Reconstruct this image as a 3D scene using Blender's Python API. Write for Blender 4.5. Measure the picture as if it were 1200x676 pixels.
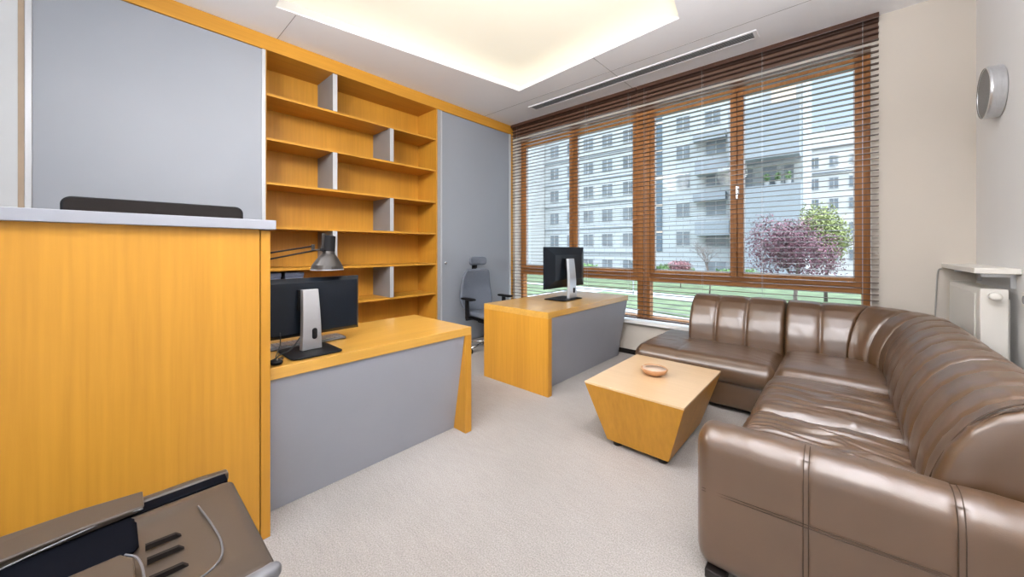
import bpy, bmesh, math, random
from math import pi, sin, cos, radians
from mathutils import Vector, Matrix, noise
for _o in list(bpy.data.objects): bpy.data.objects.remove(_o)
sc = bpy.context.scene
C = sc.collection

# ------------------------------------------------------------ camera
CAM_H = 1.30
cam = bpy.data.cameras.new('camera'); camo = bpy.data.objects.new('camera', cam); C.objects.link(camo)
camo.location = (0, 0, CAM_H); camo.rotation_euler = (radians(90), 0, radians(42.2))
cam.sensor_width = 36; cam.lens = 426.5/1200*36; cam.shift_y = -(338-292)/1200
cam.clip_start = 0.05; cam.clip_end = 400
sc.camera = camo

# ------------------------------------------------------------ world, sun, exposure
SKY = 1.2; SKY_BACK = 1.7; SKY_TOP = 10.5; SUN = 3.0; COFFER = 0.36; STRIP = 0.40; FILL_DOWN = 2; FILL_UP = 215; SPOT = 255  # the last three are strengths of the added unseen fill lamps
sc.view_settings.view_transform = 'Standard'; sc.view_settings.look = 'None'
sc.view_settings.gamma = 1; sc.view_settings.use_curve_mapping = False
sc.view_settings.exposure = 0.0
FILL_SPOTS = ((-3.2, (0.6, 3.2, 1.3), 1.0), (-1.9, (-3.6, 4.3, 1.5), 1.15), (-0.9, (-3.9, 2.9, 1.8), 1.5), (0.2, (-1.8, 3.6, 0.8), 0.7))  # position, aim and weight of the added fill spots
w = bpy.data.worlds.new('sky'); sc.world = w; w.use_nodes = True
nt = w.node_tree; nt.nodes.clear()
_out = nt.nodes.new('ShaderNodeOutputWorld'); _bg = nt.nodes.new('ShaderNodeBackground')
_tc = nt.nodes.new('ShaderNodeTexCoord'); _sp = nt.nodes.new('ShaderNodeSeparateXYZ'); _cr = nt.nodes.new('ShaderNodeValToRGB')
nt.links.new(_tc.outputs['Generated'], _sp.inputs[0]); nt.links.new(_sp.outputs['Z'], _cr.inputs[0])
_cr.color_ramp.elements[0].position = 0.0; _cr.color_ramp.elements[0].color = (0.92, 0.94, 0.96, 1)
_cr.color_ramp.elements[1].position = 0.75; _cr.color_ramp.elements[1].color = (0.66, 0.74, 0.86, 1)
_e = _cr.color_ramp.elements.new(0.22); _e.color = (0.66, 0.80, 0.97, 1)
nt.links.new(_cr.outputs[0], _bg.inputs[0])
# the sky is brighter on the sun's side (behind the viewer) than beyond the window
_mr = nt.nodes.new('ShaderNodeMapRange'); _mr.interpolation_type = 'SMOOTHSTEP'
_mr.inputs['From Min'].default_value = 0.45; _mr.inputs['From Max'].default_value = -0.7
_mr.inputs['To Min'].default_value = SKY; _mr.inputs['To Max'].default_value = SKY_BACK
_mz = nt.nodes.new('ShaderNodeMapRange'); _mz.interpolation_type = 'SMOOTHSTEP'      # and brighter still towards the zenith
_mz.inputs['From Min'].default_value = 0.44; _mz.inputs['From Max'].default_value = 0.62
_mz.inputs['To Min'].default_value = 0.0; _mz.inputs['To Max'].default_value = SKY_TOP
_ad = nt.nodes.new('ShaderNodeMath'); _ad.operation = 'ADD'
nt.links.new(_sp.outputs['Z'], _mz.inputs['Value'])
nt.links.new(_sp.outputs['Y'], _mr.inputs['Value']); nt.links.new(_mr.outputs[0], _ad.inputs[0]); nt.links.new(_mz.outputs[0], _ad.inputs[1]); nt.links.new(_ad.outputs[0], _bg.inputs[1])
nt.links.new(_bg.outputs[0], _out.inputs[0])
_s = bpy.data.lights.new('sun', 'SUN'); _s.energy = SUN; _s.angle = radians(2); _s.color = (1, 0.94, 0.85)
so = bpy.data.objects.new('sun', _s); C.objects.link(so); so.location = (10, -20, 30)
so.rotation_euler = (radians(42), 0, radians(75))
_p = bpy.data.lights.new('window_portal', 'AREA'); _p.shape = 'RECTANGLE'; _p.size = 4.05; _p.size_y = 2.6
_p.cycles.is_portal = True
po = bpy.data.objects.new('window_portal', _p); C.objects.link(po); po.location = (-1.85, 4.62, 1.75)
po.rotation_euler = (radians(-90), 0, 0)
_p = bpy.data.lights.new('added_window_portal', 'AREA'); _p.shape = 'RECTANGLE'; _p.size = 4.2; _p.size_y = 2.85
_p.cycles.is_portal = True
pr_ = bpy.data.objects.new('added_window_portal', _p); C.objects.link(pr_); pr_.location = (-1.65, -2.62, 1.53)
pr_.rotation_euler = (radians(90), 0, 0)

# ------------------------------------------------------------ materials
def lin(r, g, b):
    f = lambda c: (c/255/12.92) if c/255 <= 0.04045 else ((c/255+0.055)/1.055)**2.4
    return (f(r), f(g), f(b), 1)
def mat(name, col, rough=0.5, metal=0, spec=0.5, coat=0, noise_amt=0, nscale=(8,8,8), bump=0, bscale=200, emit=None, estr=0, detail=4):
    m = bpy.data.materials.new(name); m.use_nodes = True
    n = m.node_tree.nodes; L = m.node_tree.links; b = n['Principled BSDF']
    b.inputs['Base Color'].default_value = col; b.inputs['Roughness'].default_value = rough
    b.inputs['Metallic'].default_value = metal; b.inputs['Specular IOR Level'].default_value = spec
    b.inputs['Coat Weight'].default_value = coat; b.inputs['Coat Roughness'].default_value = 0.15
    tc = n.new('ShaderNodeTexCoord')
    if noise_amt:
        mp = n.new('ShaderNodeMapping'); mp.inputs['Scale'].default_value = nscale
        no = n.new('ShaderNodeTexNoise'); no.inputs['Scale'].default_value = 1; no.inputs['Detail'].default_value = detail
        cr = n.new('ShaderNodeValToRGB')
        cr.color_ramp.elements[0].position = 0.3; cr.color_ramp.elements[1].position = 0.7
        k = noise_amt
        cr.color_ramp.elements[0].color = tuple(c*(1-k) for c in col[:3])+(1,)
        cr.color_ramp.elements[1].color = tuple(min(1, c*(1+k)) for c in col[:3])+(1,)
        L.new(tc.outputs['Object'], mp.inputs[0]); L.new(mp.outputs[0], no.inputs[0])
        L.new(no.outputs[0], cr.inputs[0]); L.new(cr.outputs[0], b.inputs['Base Color'])
    if bump:
        nb = n.new('ShaderNodeTexNoise'); nb.inputs['Scale'].default_value = bscale; nb.inputs['Detail'].default_value = 3
        bp = n.new('ShaderNodeBump'); bp.inputs['Strength'].default_value = bump; bp.inputs['Distance'].default_value = 0.01
        L.new(tc.outputs['Object'], nb.inputs[0]); L.new(nb.outputs[0], bp.inputs['Height']); L.new(bp.outputs[0], b.inputs['Normal'])
    if emit:
        b.inputs['Emission Color'].default_value = emit; b.inputs['Emission Strength'].default_value = estr
    return m
def wood(name, col, ns, rough=0.42, amt=0.10, spec=0.35, coat=0.0):
    """veneer: two layers of stretched noise, fine grain and broad bands"""
    m = mat(name, col, rough, spec=spec, coat=coat)
    n = m.node_tree.nodes; L = m.node_tree.links; b = n['Principled BSDF']
    tc = n.new('ShaderNodeTexCoord'); outs = []
    for mul, det in ((1, 5), (0.12, 2)):
        mp = n.new('ShaderNodeMapping'); mp.inputs['Scale'].default_value = tuple(v*mul for v in ns)
        no = n.new('ShaderNodeTexNoise'); no.inputs['Scale'].default_value = 1; no.inputs['Detail'].default_value = det
        L.new(tc.outputs['Object'], mp.inputs[0]); L.new(mp.outputs[0], no.inputs[0]); outs.append(no)
    mx = n.new('ShaderNodeMath'); mx.operation = 'ADD'; L.new(outs[0].outputs[0], mx.inputs[0]); L.new(outs[1].outputs[0], mx.inputs[1])
    hf = n.new('ShaderNodeMath'); hf.operation = 'MULTIPLY'; hf.inputs[1].default_value = 0.5; L.new(mx.outputs[0], hf.inputs[0])
    cr = n.new('ShaderNodeValToRGB'); cr.color_ramp.elements[0].position = 0.36; cr.color_ramp.elements[1].position = 0.64
    cr.color_ramp.elements[0].color = (col[0]*(1-amt), col[1]*(1-amt*1.25), col[2]*(1-amt*1.6), 1)
    cr.color_ramp.elements[1].color = (min(1, col[0]*(1+amt)), col[1]*(1+amt), col[2]*(1+amt), 1)
    L.new(hf.outputs[0], cr.inputs[0]); L.new(cr.outputs[0], b.inputs['Base Color'])
    return m
OAK = (0.50, 0.238, 0.027, 1)
M = {}
M['oak_z'] = wood('honey_veneer_upright', OAK, (55, 55, 2.2))
M['oak_y'] = wood('honey_veneer_along', OAK, (55, 2.2, 55))
M['oak_x'] = wood('honey_veneer_across', OAK, (2.2, 55, 55))
M['oak_top_sheen'] = wood('honey_veneer_top_sheen', (0.56, 0.31, 0.06, 1), (55, 2.2, 55), rough=0.30, spec=0.5, coat=0.6)  # base colour also paled for the window's reflection on the tops
M['oak_edge'] = wood('honey_veneer_edge', (0.70, 0.40, 0.12, 1), (30, 30, 30), amt=0.05)
M['frame'] = wood('window_frame_wood', (0.36, 0.155, 0.045, 1), (40, 40, 3), rough=0.45, amt=0.2)
M['frame_h'] = wood('window_frame_wood_rail', (0.36, 0.155, 0.045, 1), (3, 40, 40), rough=0.45, amt=0.2)
M['slat'] = wood('brown_blind_slat', (0.060, 0.024, 0.013, 1), (2.5, 60, 60), rough=0.35, amt=0.2, coat=0.6)
M['grey'] = mat('grey_laminate', (0.30, 0.31, 0.345, 1), 0.42, noise_amt=0.02, nscale=(3,3,3))
M['grey_door'] = mat('grey_wardrobe_laminate', (0.27, 0.29, 0.325, 1), 0.42, noise_amt=0.015, nscale=(2,2,2))
M['alu'] = mat('brushed_aluminium', (0.62, 0.63, 0.65, 1), 0.32, metal=0.8, noise_amt=0.05, nscale=(80,80,2))
M['alu_light'] = mat('pale_aluminium', (0.50, 0.51, 0.53, 1), 0.4, metal=0.3, noise_amt=0.03, nscale=(40,40,2))
M['white_wall'] = mat('white_paint', (0.78, 0.77, 0.755, 1), 0.9, noise_amt=0.01, nscale=(3,3,3), bump=0.03, bscale=90)
M['white_side'] = mat('cool_white_side_panel', (0.56, 0.575, 0.59, 1), 0.7, noise_amt=0.01)
M['box_dk'] = mat('dark_blue_grey_board', (0.085, 0.10, 0.15, 1), 0.6, noise_amt=0.05)
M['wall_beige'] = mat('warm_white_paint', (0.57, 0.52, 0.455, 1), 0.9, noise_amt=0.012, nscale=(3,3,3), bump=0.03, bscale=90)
M['ceiling'] = mat('ceiling_paint', (0.88, 0.88, 0.905, 1), 0.95, noise_amt=0.01, nscale=(2,2,2))
M['seam'] = mat('ceiling_joint_shadow_gap', (0.30, 0.29, 0.29, 1), 0.9, noise_amt=0.02)
M['divider'] = mat('dark_grey_divider', (0.20, 0.195, 0.195, 1), 0.5, noise_amt=0.03)
M['black'] = mat('black_plastic', (0.008, 0.008, 0.009, 1), 0.55, spec=0.12, noise_amt=0.05)
M['black_gloss'] = mat('black_monitor_shell', (0.006, 0.009, 0.014, 1), 0.28, spec=0.28, noise_amt=0.05)
M['dark_base'] = mat('dark_baseboard', (0.016, 0.013, 0.012, 1), 0.7, spec=0.1, noise_amt=0.05)
M['silver'] = mat('silver_plastic', (0.50, 0.51, 0.53, 1), 0.28, metal=0.7, noise_amt=0.02)
M['chrome'] = mat('chrome', (0.75, 0.75, 0.76, 1), 0.15, metal=1, noise_amt=0.02)
M['gunmetal'] = mat('gunmetal_lamp_shade', (0.022, 0.018, 0.015, 1), 0.35, metal=0.0, noise_amt=0.03)
M['printer'] = mat('taupe_printer_plastic', (0.066, 0.051, 0.040, 1), 0.34, spec=0.3, noise_amt=0.03, nscale=(5,5,5), bump=0.04, bscale=500)
M['printer_lt'] = mat('pale_printer_edge', (0.13, 0.13, 0.14, 1), 0.35, noise_amt=0.03)
M['printer_dk'] = mat('dark_printer_plastic', (0.004, 0.0045, 0.007, 1), 0.8, spec=0.03, noise_amt=0.03)
M['chair_fab'] = mat('grey_chair_fabric', (0.115, 0.132, 0.165, 1), 0.85, noise_amt=0.15, nscale=(150,150,150), bump=0.1, bscale=400)
M['bowl'] = mat('terracotta_bowl', (0.52, 0.27, 0.13, 1), 0.45, noise_amt=0.12, nscale=(20,20,40))
M['bowl_in'] = mat('pale_bowl_glaze', (0.62, 0.47, 0.36, 1), 0.35, noise_amt=0.08, nscale=(30,30,30))
M['radiator'] = mat('white_radiator_enamel', (0.78, 0.75, 0.69, 1), 0.35, noise_amt=0.01)
M['stitch'] = mat('dark_brown_thread', (0.05, 0.028, 0.014, 1), 0.6, noise_amt=0.05)
M['foot'] = mat('black_furniture_foot', (0.02, 0.015, 0.013, 1), 0.5, noise_amt=0.05)
M['membrane'] = mat('luminous_stretch_ceiling', (0.80, 0.76, 0.66, 1), 0.9, noise_amt=0.005, emit=(1.0, 0.925, 0.73, 1), estr=COFFER)
M['led'] = mat('led_strip', (1, 1, 1, 1), 0.5, noise_amt=0.001, emit=(1.0, 0.94, 0.76, 1), estr=STRIP)
M['cable'] = mat('grey_cable', (0.35, 0.34, 0.32, 1), 0.5, noise_amt=0.02)
M['lead'] = mat('black_cable', (0.015, 0.015, 0.017, 1), 0.5, noise_amt=0.02)
M['vent_in'] = mat('dark_vent_cavity', (0.012, 0.011, 0.010, 1), 0.9, spec=0.05, noise_amt=0.05)
# leather: broad tone change, fine grain
M['leather'] = mat('brown_leather', (0.090, 0.042, 0.014, 1), 0.45, spec=0.25, coat=1.0, noise_amt=0.10, nscale=(5,5,5), bump=0.10, bscale=350)
_l = M['leather'].node_tree.nodes['Principled BSDF']
_l.inputs['Coat Roughness'].default_value = 0.34; _l.inputs['Coat IOR'].default_value = 1.85
# carpet: looped pile in faint cross lines
def carpet():
    m = mat('beige_loop_carpet', (0.50, 0.46, 0.425, 1), 0.98, spec=0.1)
    n = m.node_tree.nodes; L = m.node_tree.links; b = n['Principled BSDF']; tc = n.new('ShaderNodeTexCoord')
    def N(scale, det, mp=None):
        o = n.new('ShaderNodeTexNoise'); o.inputs['Scale'].default_value = scale; o.inputs['Detail'].default_value = det
        if mp:
            q = n.new('ShaderNodeMapping'); q.inputs['Scale'].default_value = mp; q.inputs['Rotation'].default_value = (0, 0, radians(25))
            L.new(tc.outputs['Object'], q.inputs[0]); L.new(q.outputs[0], o.inputs[0])
        else: L.new(tc.outputs['Object'], o.inputs[0])
        return o
    a = N(170, 4); c = N(1.3, 3); d = N(1, 3, (9, 45, 1))
    s = n.new('ShaderNodeMath'); s.operation = 'MULTIPLY_ADD'; s.inputs[1].default_value = 0.14; L.new(d.outputs[0], s.inputs[0]); L.new(a.outputs[0], s.inputs[2])
    s2 = n.new('ShaderNodeMath'); s2.operation = 'MULTIPLY_ADD'; s2.inputs[1].default_value = 0.30; L.new(c.outputs[0], s2.inputs[0]); L.new(s.outputs[0], s2.inputs[2])
    cr = n.new('ShaderNodeValToRGB'); cr.color_ramp.elements[0].position = 0.50; cr.color_ramp.elements[1].position = 0.94
    cr.color_ramp.elements[0].color = (0.27, 0.250, 0.232, 1); cr.color_ramp.elements[1].color = (0.47, 0.440, 0.415, 1)
    L.new(s2.outputs[0], cr.inputs[0]); L.new(cr.outputs[0], b.inputs['Base Color'])
    bp = n.new('ShaderNodeBump'); bp.inputs['Strength'].default_value = 0.35; bp.inputs['Distance'].default_value = 0.006
    L.new(s.outputs[0], bp.inputs['Height']); L.new(bp.outputs[0], b.inputs['Normal'])
    return m
M['carpet'] = carpet()
def glass(name='window_glass', tint=(0.95, 0.98, 0.98, 1)):
    m = bpy.data.materials.new(name); m.use_nodes = True; n = m.node_tree.nodes; L = m.node_tree.links; n.clear()
    o = n.new('ShaderNodeOutputMaterial'); t = n.new('ShaderNodeBsdfTransparent'); g = n.new('ShaderNodeBsdfGlossy'); x = n.new('ShaderNodeMixShader')
    t.inputs[0].default_value = tint; g.inputs['Roughness'].default_value = 0.02; x.inputs[0].default_value = 0.005
    L.new(t.outputs[0], x.inputs[1]); L.new(g.outputs[0], x.inputs[2]); L.new(x.outputs[0], o.inputs[0])
    return m
M['glass'] = glass()
def facade_mat(name, base, joint, sc_=1.0):
    m = mat(name, base, 0.85)
    n = m.node_tree.nodes; L = m.node_tree.links; b = n['Principled BSDF']; tc = n.new('ShaderNodeTexCoord')
    mp = n.new('ShaderNodeMapping'); mp.inputs['Rotation'].default_value = (radians(90), 0, 0)
    br = n.new('ShaderNodeTexBrick'); br.inputs['Scale'].default_value = sc_
    br.inputs['Color1'].default_value = base; br.inputs['Color2'].default_value = tuple(c*0.9 for c in base[:3])+(1,)
    br.inputs['Mortar'].default_value = joint; br.inputs['Mortar Size'].default_value = 0.035; br.inputs['Brick Width'].default_value = 1.4; br.inputs['Row Height'].default_value = 0.5
    L.new(tc.outputs['Object'], mp.inputs[0]); L.new(mp.outputs[0], br.inputs[0]); L.new(br.outputs[0], b.inputs['Base Color'])
    return m
M['facade'] = facade_mat('pale_stone_cladding', (0.40, 0.41, 0.41, 1), (0.26, 0.27, 0.275, 1))
M['facade_plain'] = mat('grey_render', (0.235, 0.25, 0.27, 1), 0.9, noise_amt=0.03, nscale=(0.5,0.5,0.5))
M['facade_white'] = mat('white_render', (0.48, 0.465, 0.44, 1), 0.9, noise_amt=0.03, nscale=(0.5,0.5,0.5))
M['facade_terra'] = mat('sand_render', (0.55, 0.42, 0.33, 1), 0.9, noise_amt=0.05, nscale=(0.5,0.5,0.5))
M['winframe'] = mat('grey_window_frame', (0.30, 0.30, 0.30, 1), 0.5, noise_amt=0.02)
M['pane'] = mat('dark_reflecting_pane', (0.15, 0.165, 0.18, 1), 0.12, spec=0.8, noise_amt=0.3, nscale=(1,1,1))
M['stair_pane'] = mat('stairwell_glazing', (0.09, 0.12, 0.15, 1), 0.2, spec=0.7, noise_amt=0.25, nscale=(2,2,0.7))
M['grass'] = mat('lawn_grass', (0.075, 0.10, 0.048, 1), 0.95, noise_amt=0.35, nscale=(1.2,1.2,1.2), detail=8)
M['path'] = mat('pale_paving', (0.25, 0.25, 0.255, 1), 0.9, noise_amt=0.08, nscale=(1.5,1.5,1.5))
M['leaf_red'] = mat('purple_red_leaves', (0.125, 0.050, 0.066, 1), 0.7, noise_amt=0.45, nscale=(3,3,3))
M['leaf_yel'] = mat('yellow_green_leaves', (0.20, 0.22, 0.07, 1), 0.7, noise_amt=0.3, nscale=(3,3,3))
M['leaf_grn'] = mat('green_leaves', (0.12, 0.20, 0.07, 1), 0.8, noise_amt=0.4, nscale=(3,3,3))
M['leaf_pink'] = mat('pink_leaves', (0.25, 0.11, 0.12, 1), 0.7, noise_amt=0.3, nscale=(3,3,3))
M['bark'] = mat('grey_bark', (0.13, 0.10, 0.085, 1), 0.9, noise_amt=0.2, nscale=(10,10,3))

# ------------------------------------------------------------ helpers
def origin(o):
    v = Vector((0, 0, 0))
    while o: v += o.location; o = o.parent
    return v
def obj(name, bm, m, parent=None, smooth=False, bevel=0, seg=2, local=False, kind=None, label=None, normals=True):
    if normals: bmesh.ops.recalc_face_normals(bm, faces=bm.faces)
    if parent and not local: bmesh.ops.translate(bm, verts=bm.verts, vec=-origin(parent))
    me = bpy.data.meshes.new(name); bm.to_mesh(me); bm.free()
    ms = m if isinstance(m, (list, tuple)) else [m]
    for x in ms: me.materials.append(x)
    if smooth:
        for p in me.polygons: p.use_smooth = True
    o = bpy.data.objects.new(name, me); C.objects.link(o)
    if parent: o.parent = parent
    if bevel:
        b = o.modifiers.new('bevel', 'BEVEL'); b.width = bevel; b.segments = seg; b.limit_method = 'ANGLE'; b.angle_limit = radians(40)
    if kind: o['kind'] = kind
    if label: o['label'] = label
    return o
def thing(name, label, cat, loc=(0,0,0), rz=0, group=None):
    o = bpy.data.objects.new(name, None); C.objects.link(o); o.empty_display_size = 0.1
    o.location = loc; o.rotation_euler = (0, 0, rz); o['label'] = label; o['category'] = cat
    if group: o['group'] = group
    return o
def tag(o, label, cat, group=None):
    o['label'] = label; o['category'] = cat
    if group: o['group'] = group
    return o
def recentre(o, at):
    """give a single-mesh thing its origin at its base"""
    at = Vector(at); o.data.transform(Matrix.Translation(-at)); o.location = at; return o
def struct(name, bm, m, parent=None, **k): return obj(name, bm, m, parent, kind='structure', **k)
def sempty(name, loc=(0,0,0)):
    o = bpy.data.objects.new(name, None); C.objects.link(o); o.location = loc; o['kind'] = 'structure'; return o
def box(x0, x1, y0, y1, z0, z1, bm=None):
    bm = bm or bmesh.new()
    v = [bm.verts.new(p) for p in ((x0,y0,z0),(x1,y0,z0),(x1,y1,z0),(x0,y1,z0),(x0,y0,z1),(x1,y0,z1),(x1,y1,z1),(x0,y1,z1))]
    for f in ((0,3,2,1),(4,5,6,7),(0,1,5,4),(1,2,6,5),(2,3,7,6),(3,0,4,7)): bm.faces.new([v[i] for i in f])
    return bm
def boxes(lst):
    bm = bmesh.new()
    for b in lst: box(*b, bm=bm)
    return bm
def prism(poly, z0, z1, bm=None, axis='z'):
    """extrude a 2-D polygon: axis z (x,y), axis y (x,z), axis x (y,z)"""
    bm = bm or bmesh.new()
    f = {'z': lambda a, b, t: (a, b, t), 'y': lambda a, b, t: (a, t, b), 'x': lambda a, b, t: (t, a, b)}[axis]
    A = [bm.verts.new(f(a, b, z0)) for a, b in poly]; B = [bm.verts.new(f(a, b, z1)) for a, b in poly]
    n = len(poly); bm.faces.new(A[::-1]); bm.faces.new(B)
    for i in range(n): bm.faces.new((A[i], A[(i+1) % n], B[(i+1) % n], B[i]))
    return bm
def tube(pts, r, bm=None, n=8, radii=None):
    bm = bm or bmesh.new(); pts = [Vector(p) for p in pts]; rings = []
    up = None
    for i, p in enumerate(pts):
        t = (pts[min(i+1, len(pts)-1)] - pts[max(i-1, 0)]).normalized()
        if up is None: up = Vector((0,0,1)) if abs(t.z) < 0.9 else Vector((1,0,0))
        a = t.cross(up).normalized(); b = a.cross(t).normalized(); up = b
        rr = radii[i] if radii else r
        rings.append([bm.verts.new(p + a*cos(2*pi*k/n)*rr + b*sin(2*pi*k/n)*rr) for k in range(n)])
    for A, B in zip(rings, rings[1:]):
        for k in range(n): bm.faces.new((A[k], A[(k+1) % n], B[(k+1) % n], B[k]))
    bm.faces.new(rings[0][::-1]); bm.faces.new(rings[-1])
    return bm
def curve_pts(ctrl, n=24):
    """Catmull-Rom through the control points"""
    P = [Vector(p) for p in ctrl]; P = [P[0]*2-P[1]] + P + [P[-1]*2-P[-2]]; out = []
    m = len(P)-3
    for i in range(m):
        for k in range(n // m + 1):
            t = k/(n // m + 1)
            a, b, c, d = P[i:i+4]
            out.append(0.5*((2*b)+(-a+c)*t+(2*a-5*b+4*c-d)*t*t+(-a+3*b-3*c+d)*t**3))
    out.append(P[-2]); return out
def lathe(prof, center=(0,0,0), n=32, axis='z', bm=None, cap=True):
    bm = bm or bmesh.new(); c = Vector(center); rings = []
    for r, h in prof:
        ring = []
        for k in range(n):
            a = 2*pi*k/n
            if axis == 'z': v = Vector((r*cos(a), r*sin(a), h))
            elif axis == 'x': v = Vector((h, r*cos(a), r*sin(a)))
            else: v = Vector((r*cos(a), h, r*sin(a)))
            ring.append(bm.verts.new(c+v))
        rings.append(ring)
    for A, B in zip(rings, rings[1:]):
        for k in range(n): bm.faces.new((A[k], A[(k+1) % n], B[(k+1) % n], B[k]))
    if cap: bm.faces.new(rings[0][::-1]); bm.faces.new(rings[-1])
    return bm
def rbox(lo, hi, r, n=(8,8,8), fn=None, bm=None):
    """closed box of fine quads with rounded edges; fn displaces every vertex (p, unit position)"""
    bm = bm or bmesh.new(); lo = Vector(lo); hi = Vector(hi); verts = {}
    if not isinstance(r, (tuple, list)): r = (r, r, r)
    def V(i, j, k):
        key = (i, j, k)
        if key in verts: return verts[key]
        u = Vector((i/n[0], j/n[1], k/n[2])); p = Vector((lo[a]+(hi[a]-lo[a])*u[a] for a in range(3)))
        q = Vector((min(max(p[a], lo[a]+r[a]), hi[a]-r[a]) for a in range(3)))
        d = p-q
        e = Vector((d[a]/r[a] if r[a] else 0 for a in range(3)))
        nz = sum(1 for a in range(3) if abs(e[a]) > 1e-6)
        if nz > 1:
            mx = max(abs(e[a]) for a in range(3)); e = e.normalized()*mx
            p = q + Vector((e[a]*r[a] for a in range(3)))
        if fn: p = fn(p, u)
        verts[key] = bm.verts.new(p); return verts[key]
    def face(a, b, c, d):
        try: bm.faces.new((V(*a), V(*b), V(*c), V(*d)))
        except ValueError: pass
    for i in range(n[0]):
        for j in range(n[1]):
            for k in (0, n[2]): face((i,j,k), (i+1,j,k), (i+1,j+1,k), (i,j+1,k))
    for i in range(n[0]):
        for k in range(n[2]):
            for j in (0, n[1]): face((i,j,k), (i+1,j,k), (i+1,j,k+1), (i,j,k+1))
    for j in range(n[1]):
        for k in range(n[2]):
            for i in (0, n[0]): face((i,j,k), (i,j+1,k), (i,j+1,k+1), (i,j,k+1))
    return bm

# ============================================================ ROOM SHELL
XL = -3.93      # face of the fitted cupboards
XR = 0.744      # right wall
YW = 4.35       # window wall
ZC = 3.27       # ceiling
YB = -2.4       # wall behind the viewer
struct('floor', box(-4.5, XR+0.2, YB-0.2, YW+0.3, -0.15, 0), M['carpet'])
Q = [(-3.41, 0.90), (-2.98, 3.42), (-1.03, 3.26), (-0.62, 0.86)]     # lit coffer opening
bm = bmesh.new()
outer = [(-4.5, YB-0.2), (-4.5, YW+0.3), (XR+0.2, YW+0.3), (XR+0.2, YB-0.2)]
for zz in (ZC, ZC+0.008):
    A = [bm.verts.new((x, y, zz)) for x, y in outer]; B = [bm.verts.new((x, y, zz)) for x, y in Q]
    for i in range(4): bm.faces.new((A[i], A[(i+1) % 4], B[(i+1) % 4], B[i]))
    if zz == ZC: A0, B0 = A, B
for i in range(4):
    bm.faces.new((A0[i], A0[(i+1) % 4], A[(i+1) % 4], A[i])); bm.faces.new((B0[i], B0[(i+1) % 4], B[(i+1) % 4], B[i]))
ceil = struct('ceiling', bm, M['ceiling'])
# plenum roof over everything (keeps the sky out)
struct('ceiling_slab', box(-4.5, XR+0.2, YB-0.2, YW+0.3, ZC+0.30, ZC+0.42), M['white_wall'], ceil)
struct('wall_right', box(XR, XR+0.2, YB, YW+0.3, 0, ZC+0.3), M['white_wall'])
struct('wall_behind', boxes([(-4.5, XR+0.2, YB-0.2, YB, 0, 0.1), (-4.5, XR+0.2, YB-0.2, YB, 2.96, ZC+0.3), (-4.5, -3.75, YB-0.2, YB, 0.1, 2.96), (0.45, XR+0.2, YB-0.2, YB, 0.1, 2.96)]), M['white_wall'])
w2 = sempty('added_window_2', (-1.65, YB-0.1, 0.1))  # unseen rear window, added to light the room from behind
struct('wall_left', boxes([(-4.5, XL, YB, -0.402, 0, ZC), (-4.6, -4.5, YB-0.2, YW+0.3, 0, ZC+0.3)]), M['white_side'])
WX0, WX1 = -3.88, 0.185      # window opening
struct('wall_back', boxes([(-4.5, XR, YW, YW+0.3, 0, 0.40), (-4.5, XR, YW, YW+0.3, 3.04, ZC+0.3),
                           (-4.5, WX0, YW, YW+0.3, 0.40, 3.04), (WX1, XR, YW, YW+0.3, 0.40, 3.04)]), M['wall_beige'])
struct('baseboard_back', box(XL+0.02, XR, YW-0.015, YW, 0, 0.055), M['dark_base'])
struct('baseboard_right', box(XR-0.015, XR, YB, YW-0.02, 0, 0.055), M['dark_base'])
for i, b in enumerate([(XL, XR, 3.716, 3.721), (-4.0, -3.41, 1.045, 1.050), (-0.65, XR, 1.045, 1.050), (-1.9, -1.895, 4.04, YW), (-1.9, -1.895, 3.33, 3.90)]):
    struct('trim_%d' % (i+1), box(b[0], b[1], b[2], b[3], ZC-0.0012, ZC+0.002), M['seam'])

# lit coffer: luminous membrane above the opening, led strips hidden behind the lip
cf = thing('ceiling_light_panel', 'large recessed glowing cream light panel set in the ceiling', 'ceiling light', (-2.0, 2.1, ZC+0.03))
def offs(poly, d):
    c = Vector((sum(p[0] for p in poly)/4, sum(p[1] for p in poly)/4)); out = []
    for p in poly:
        v = Vector(p)-c; out.append(tuple(c + v*(1+d/v.length)))
    return out
QO = offs(Q, 0.34)
obj('luminous_membrane', prism(QO, ZC+0.21, ZC+0.22), M['membrane'], cf)
bm = bmesh.new()
QI = offs(Q, 0.36)
for i in range(4):
    a, b = QO[i], QO[(i+1) % 4]; c, d = QI[i], QI[(i+1) % 4]
    prism([a, b, d, c], ZC+0.009, ZC+0.24, bm)
obj('coffer_side', bm, M['white_wall'], cf)
bm = bmesh.new()
QS = offs(Q, 0.13); QT = offs(Q, 0.17)
for i in range(4):
    prism([QS[i], QS[(i+1) % 4], QT[(i+1) % 4], QT[i]], ZC+0.012, ZC+0.018, bm)
obj('led_strip', bm, M['led'], cf)

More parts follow.
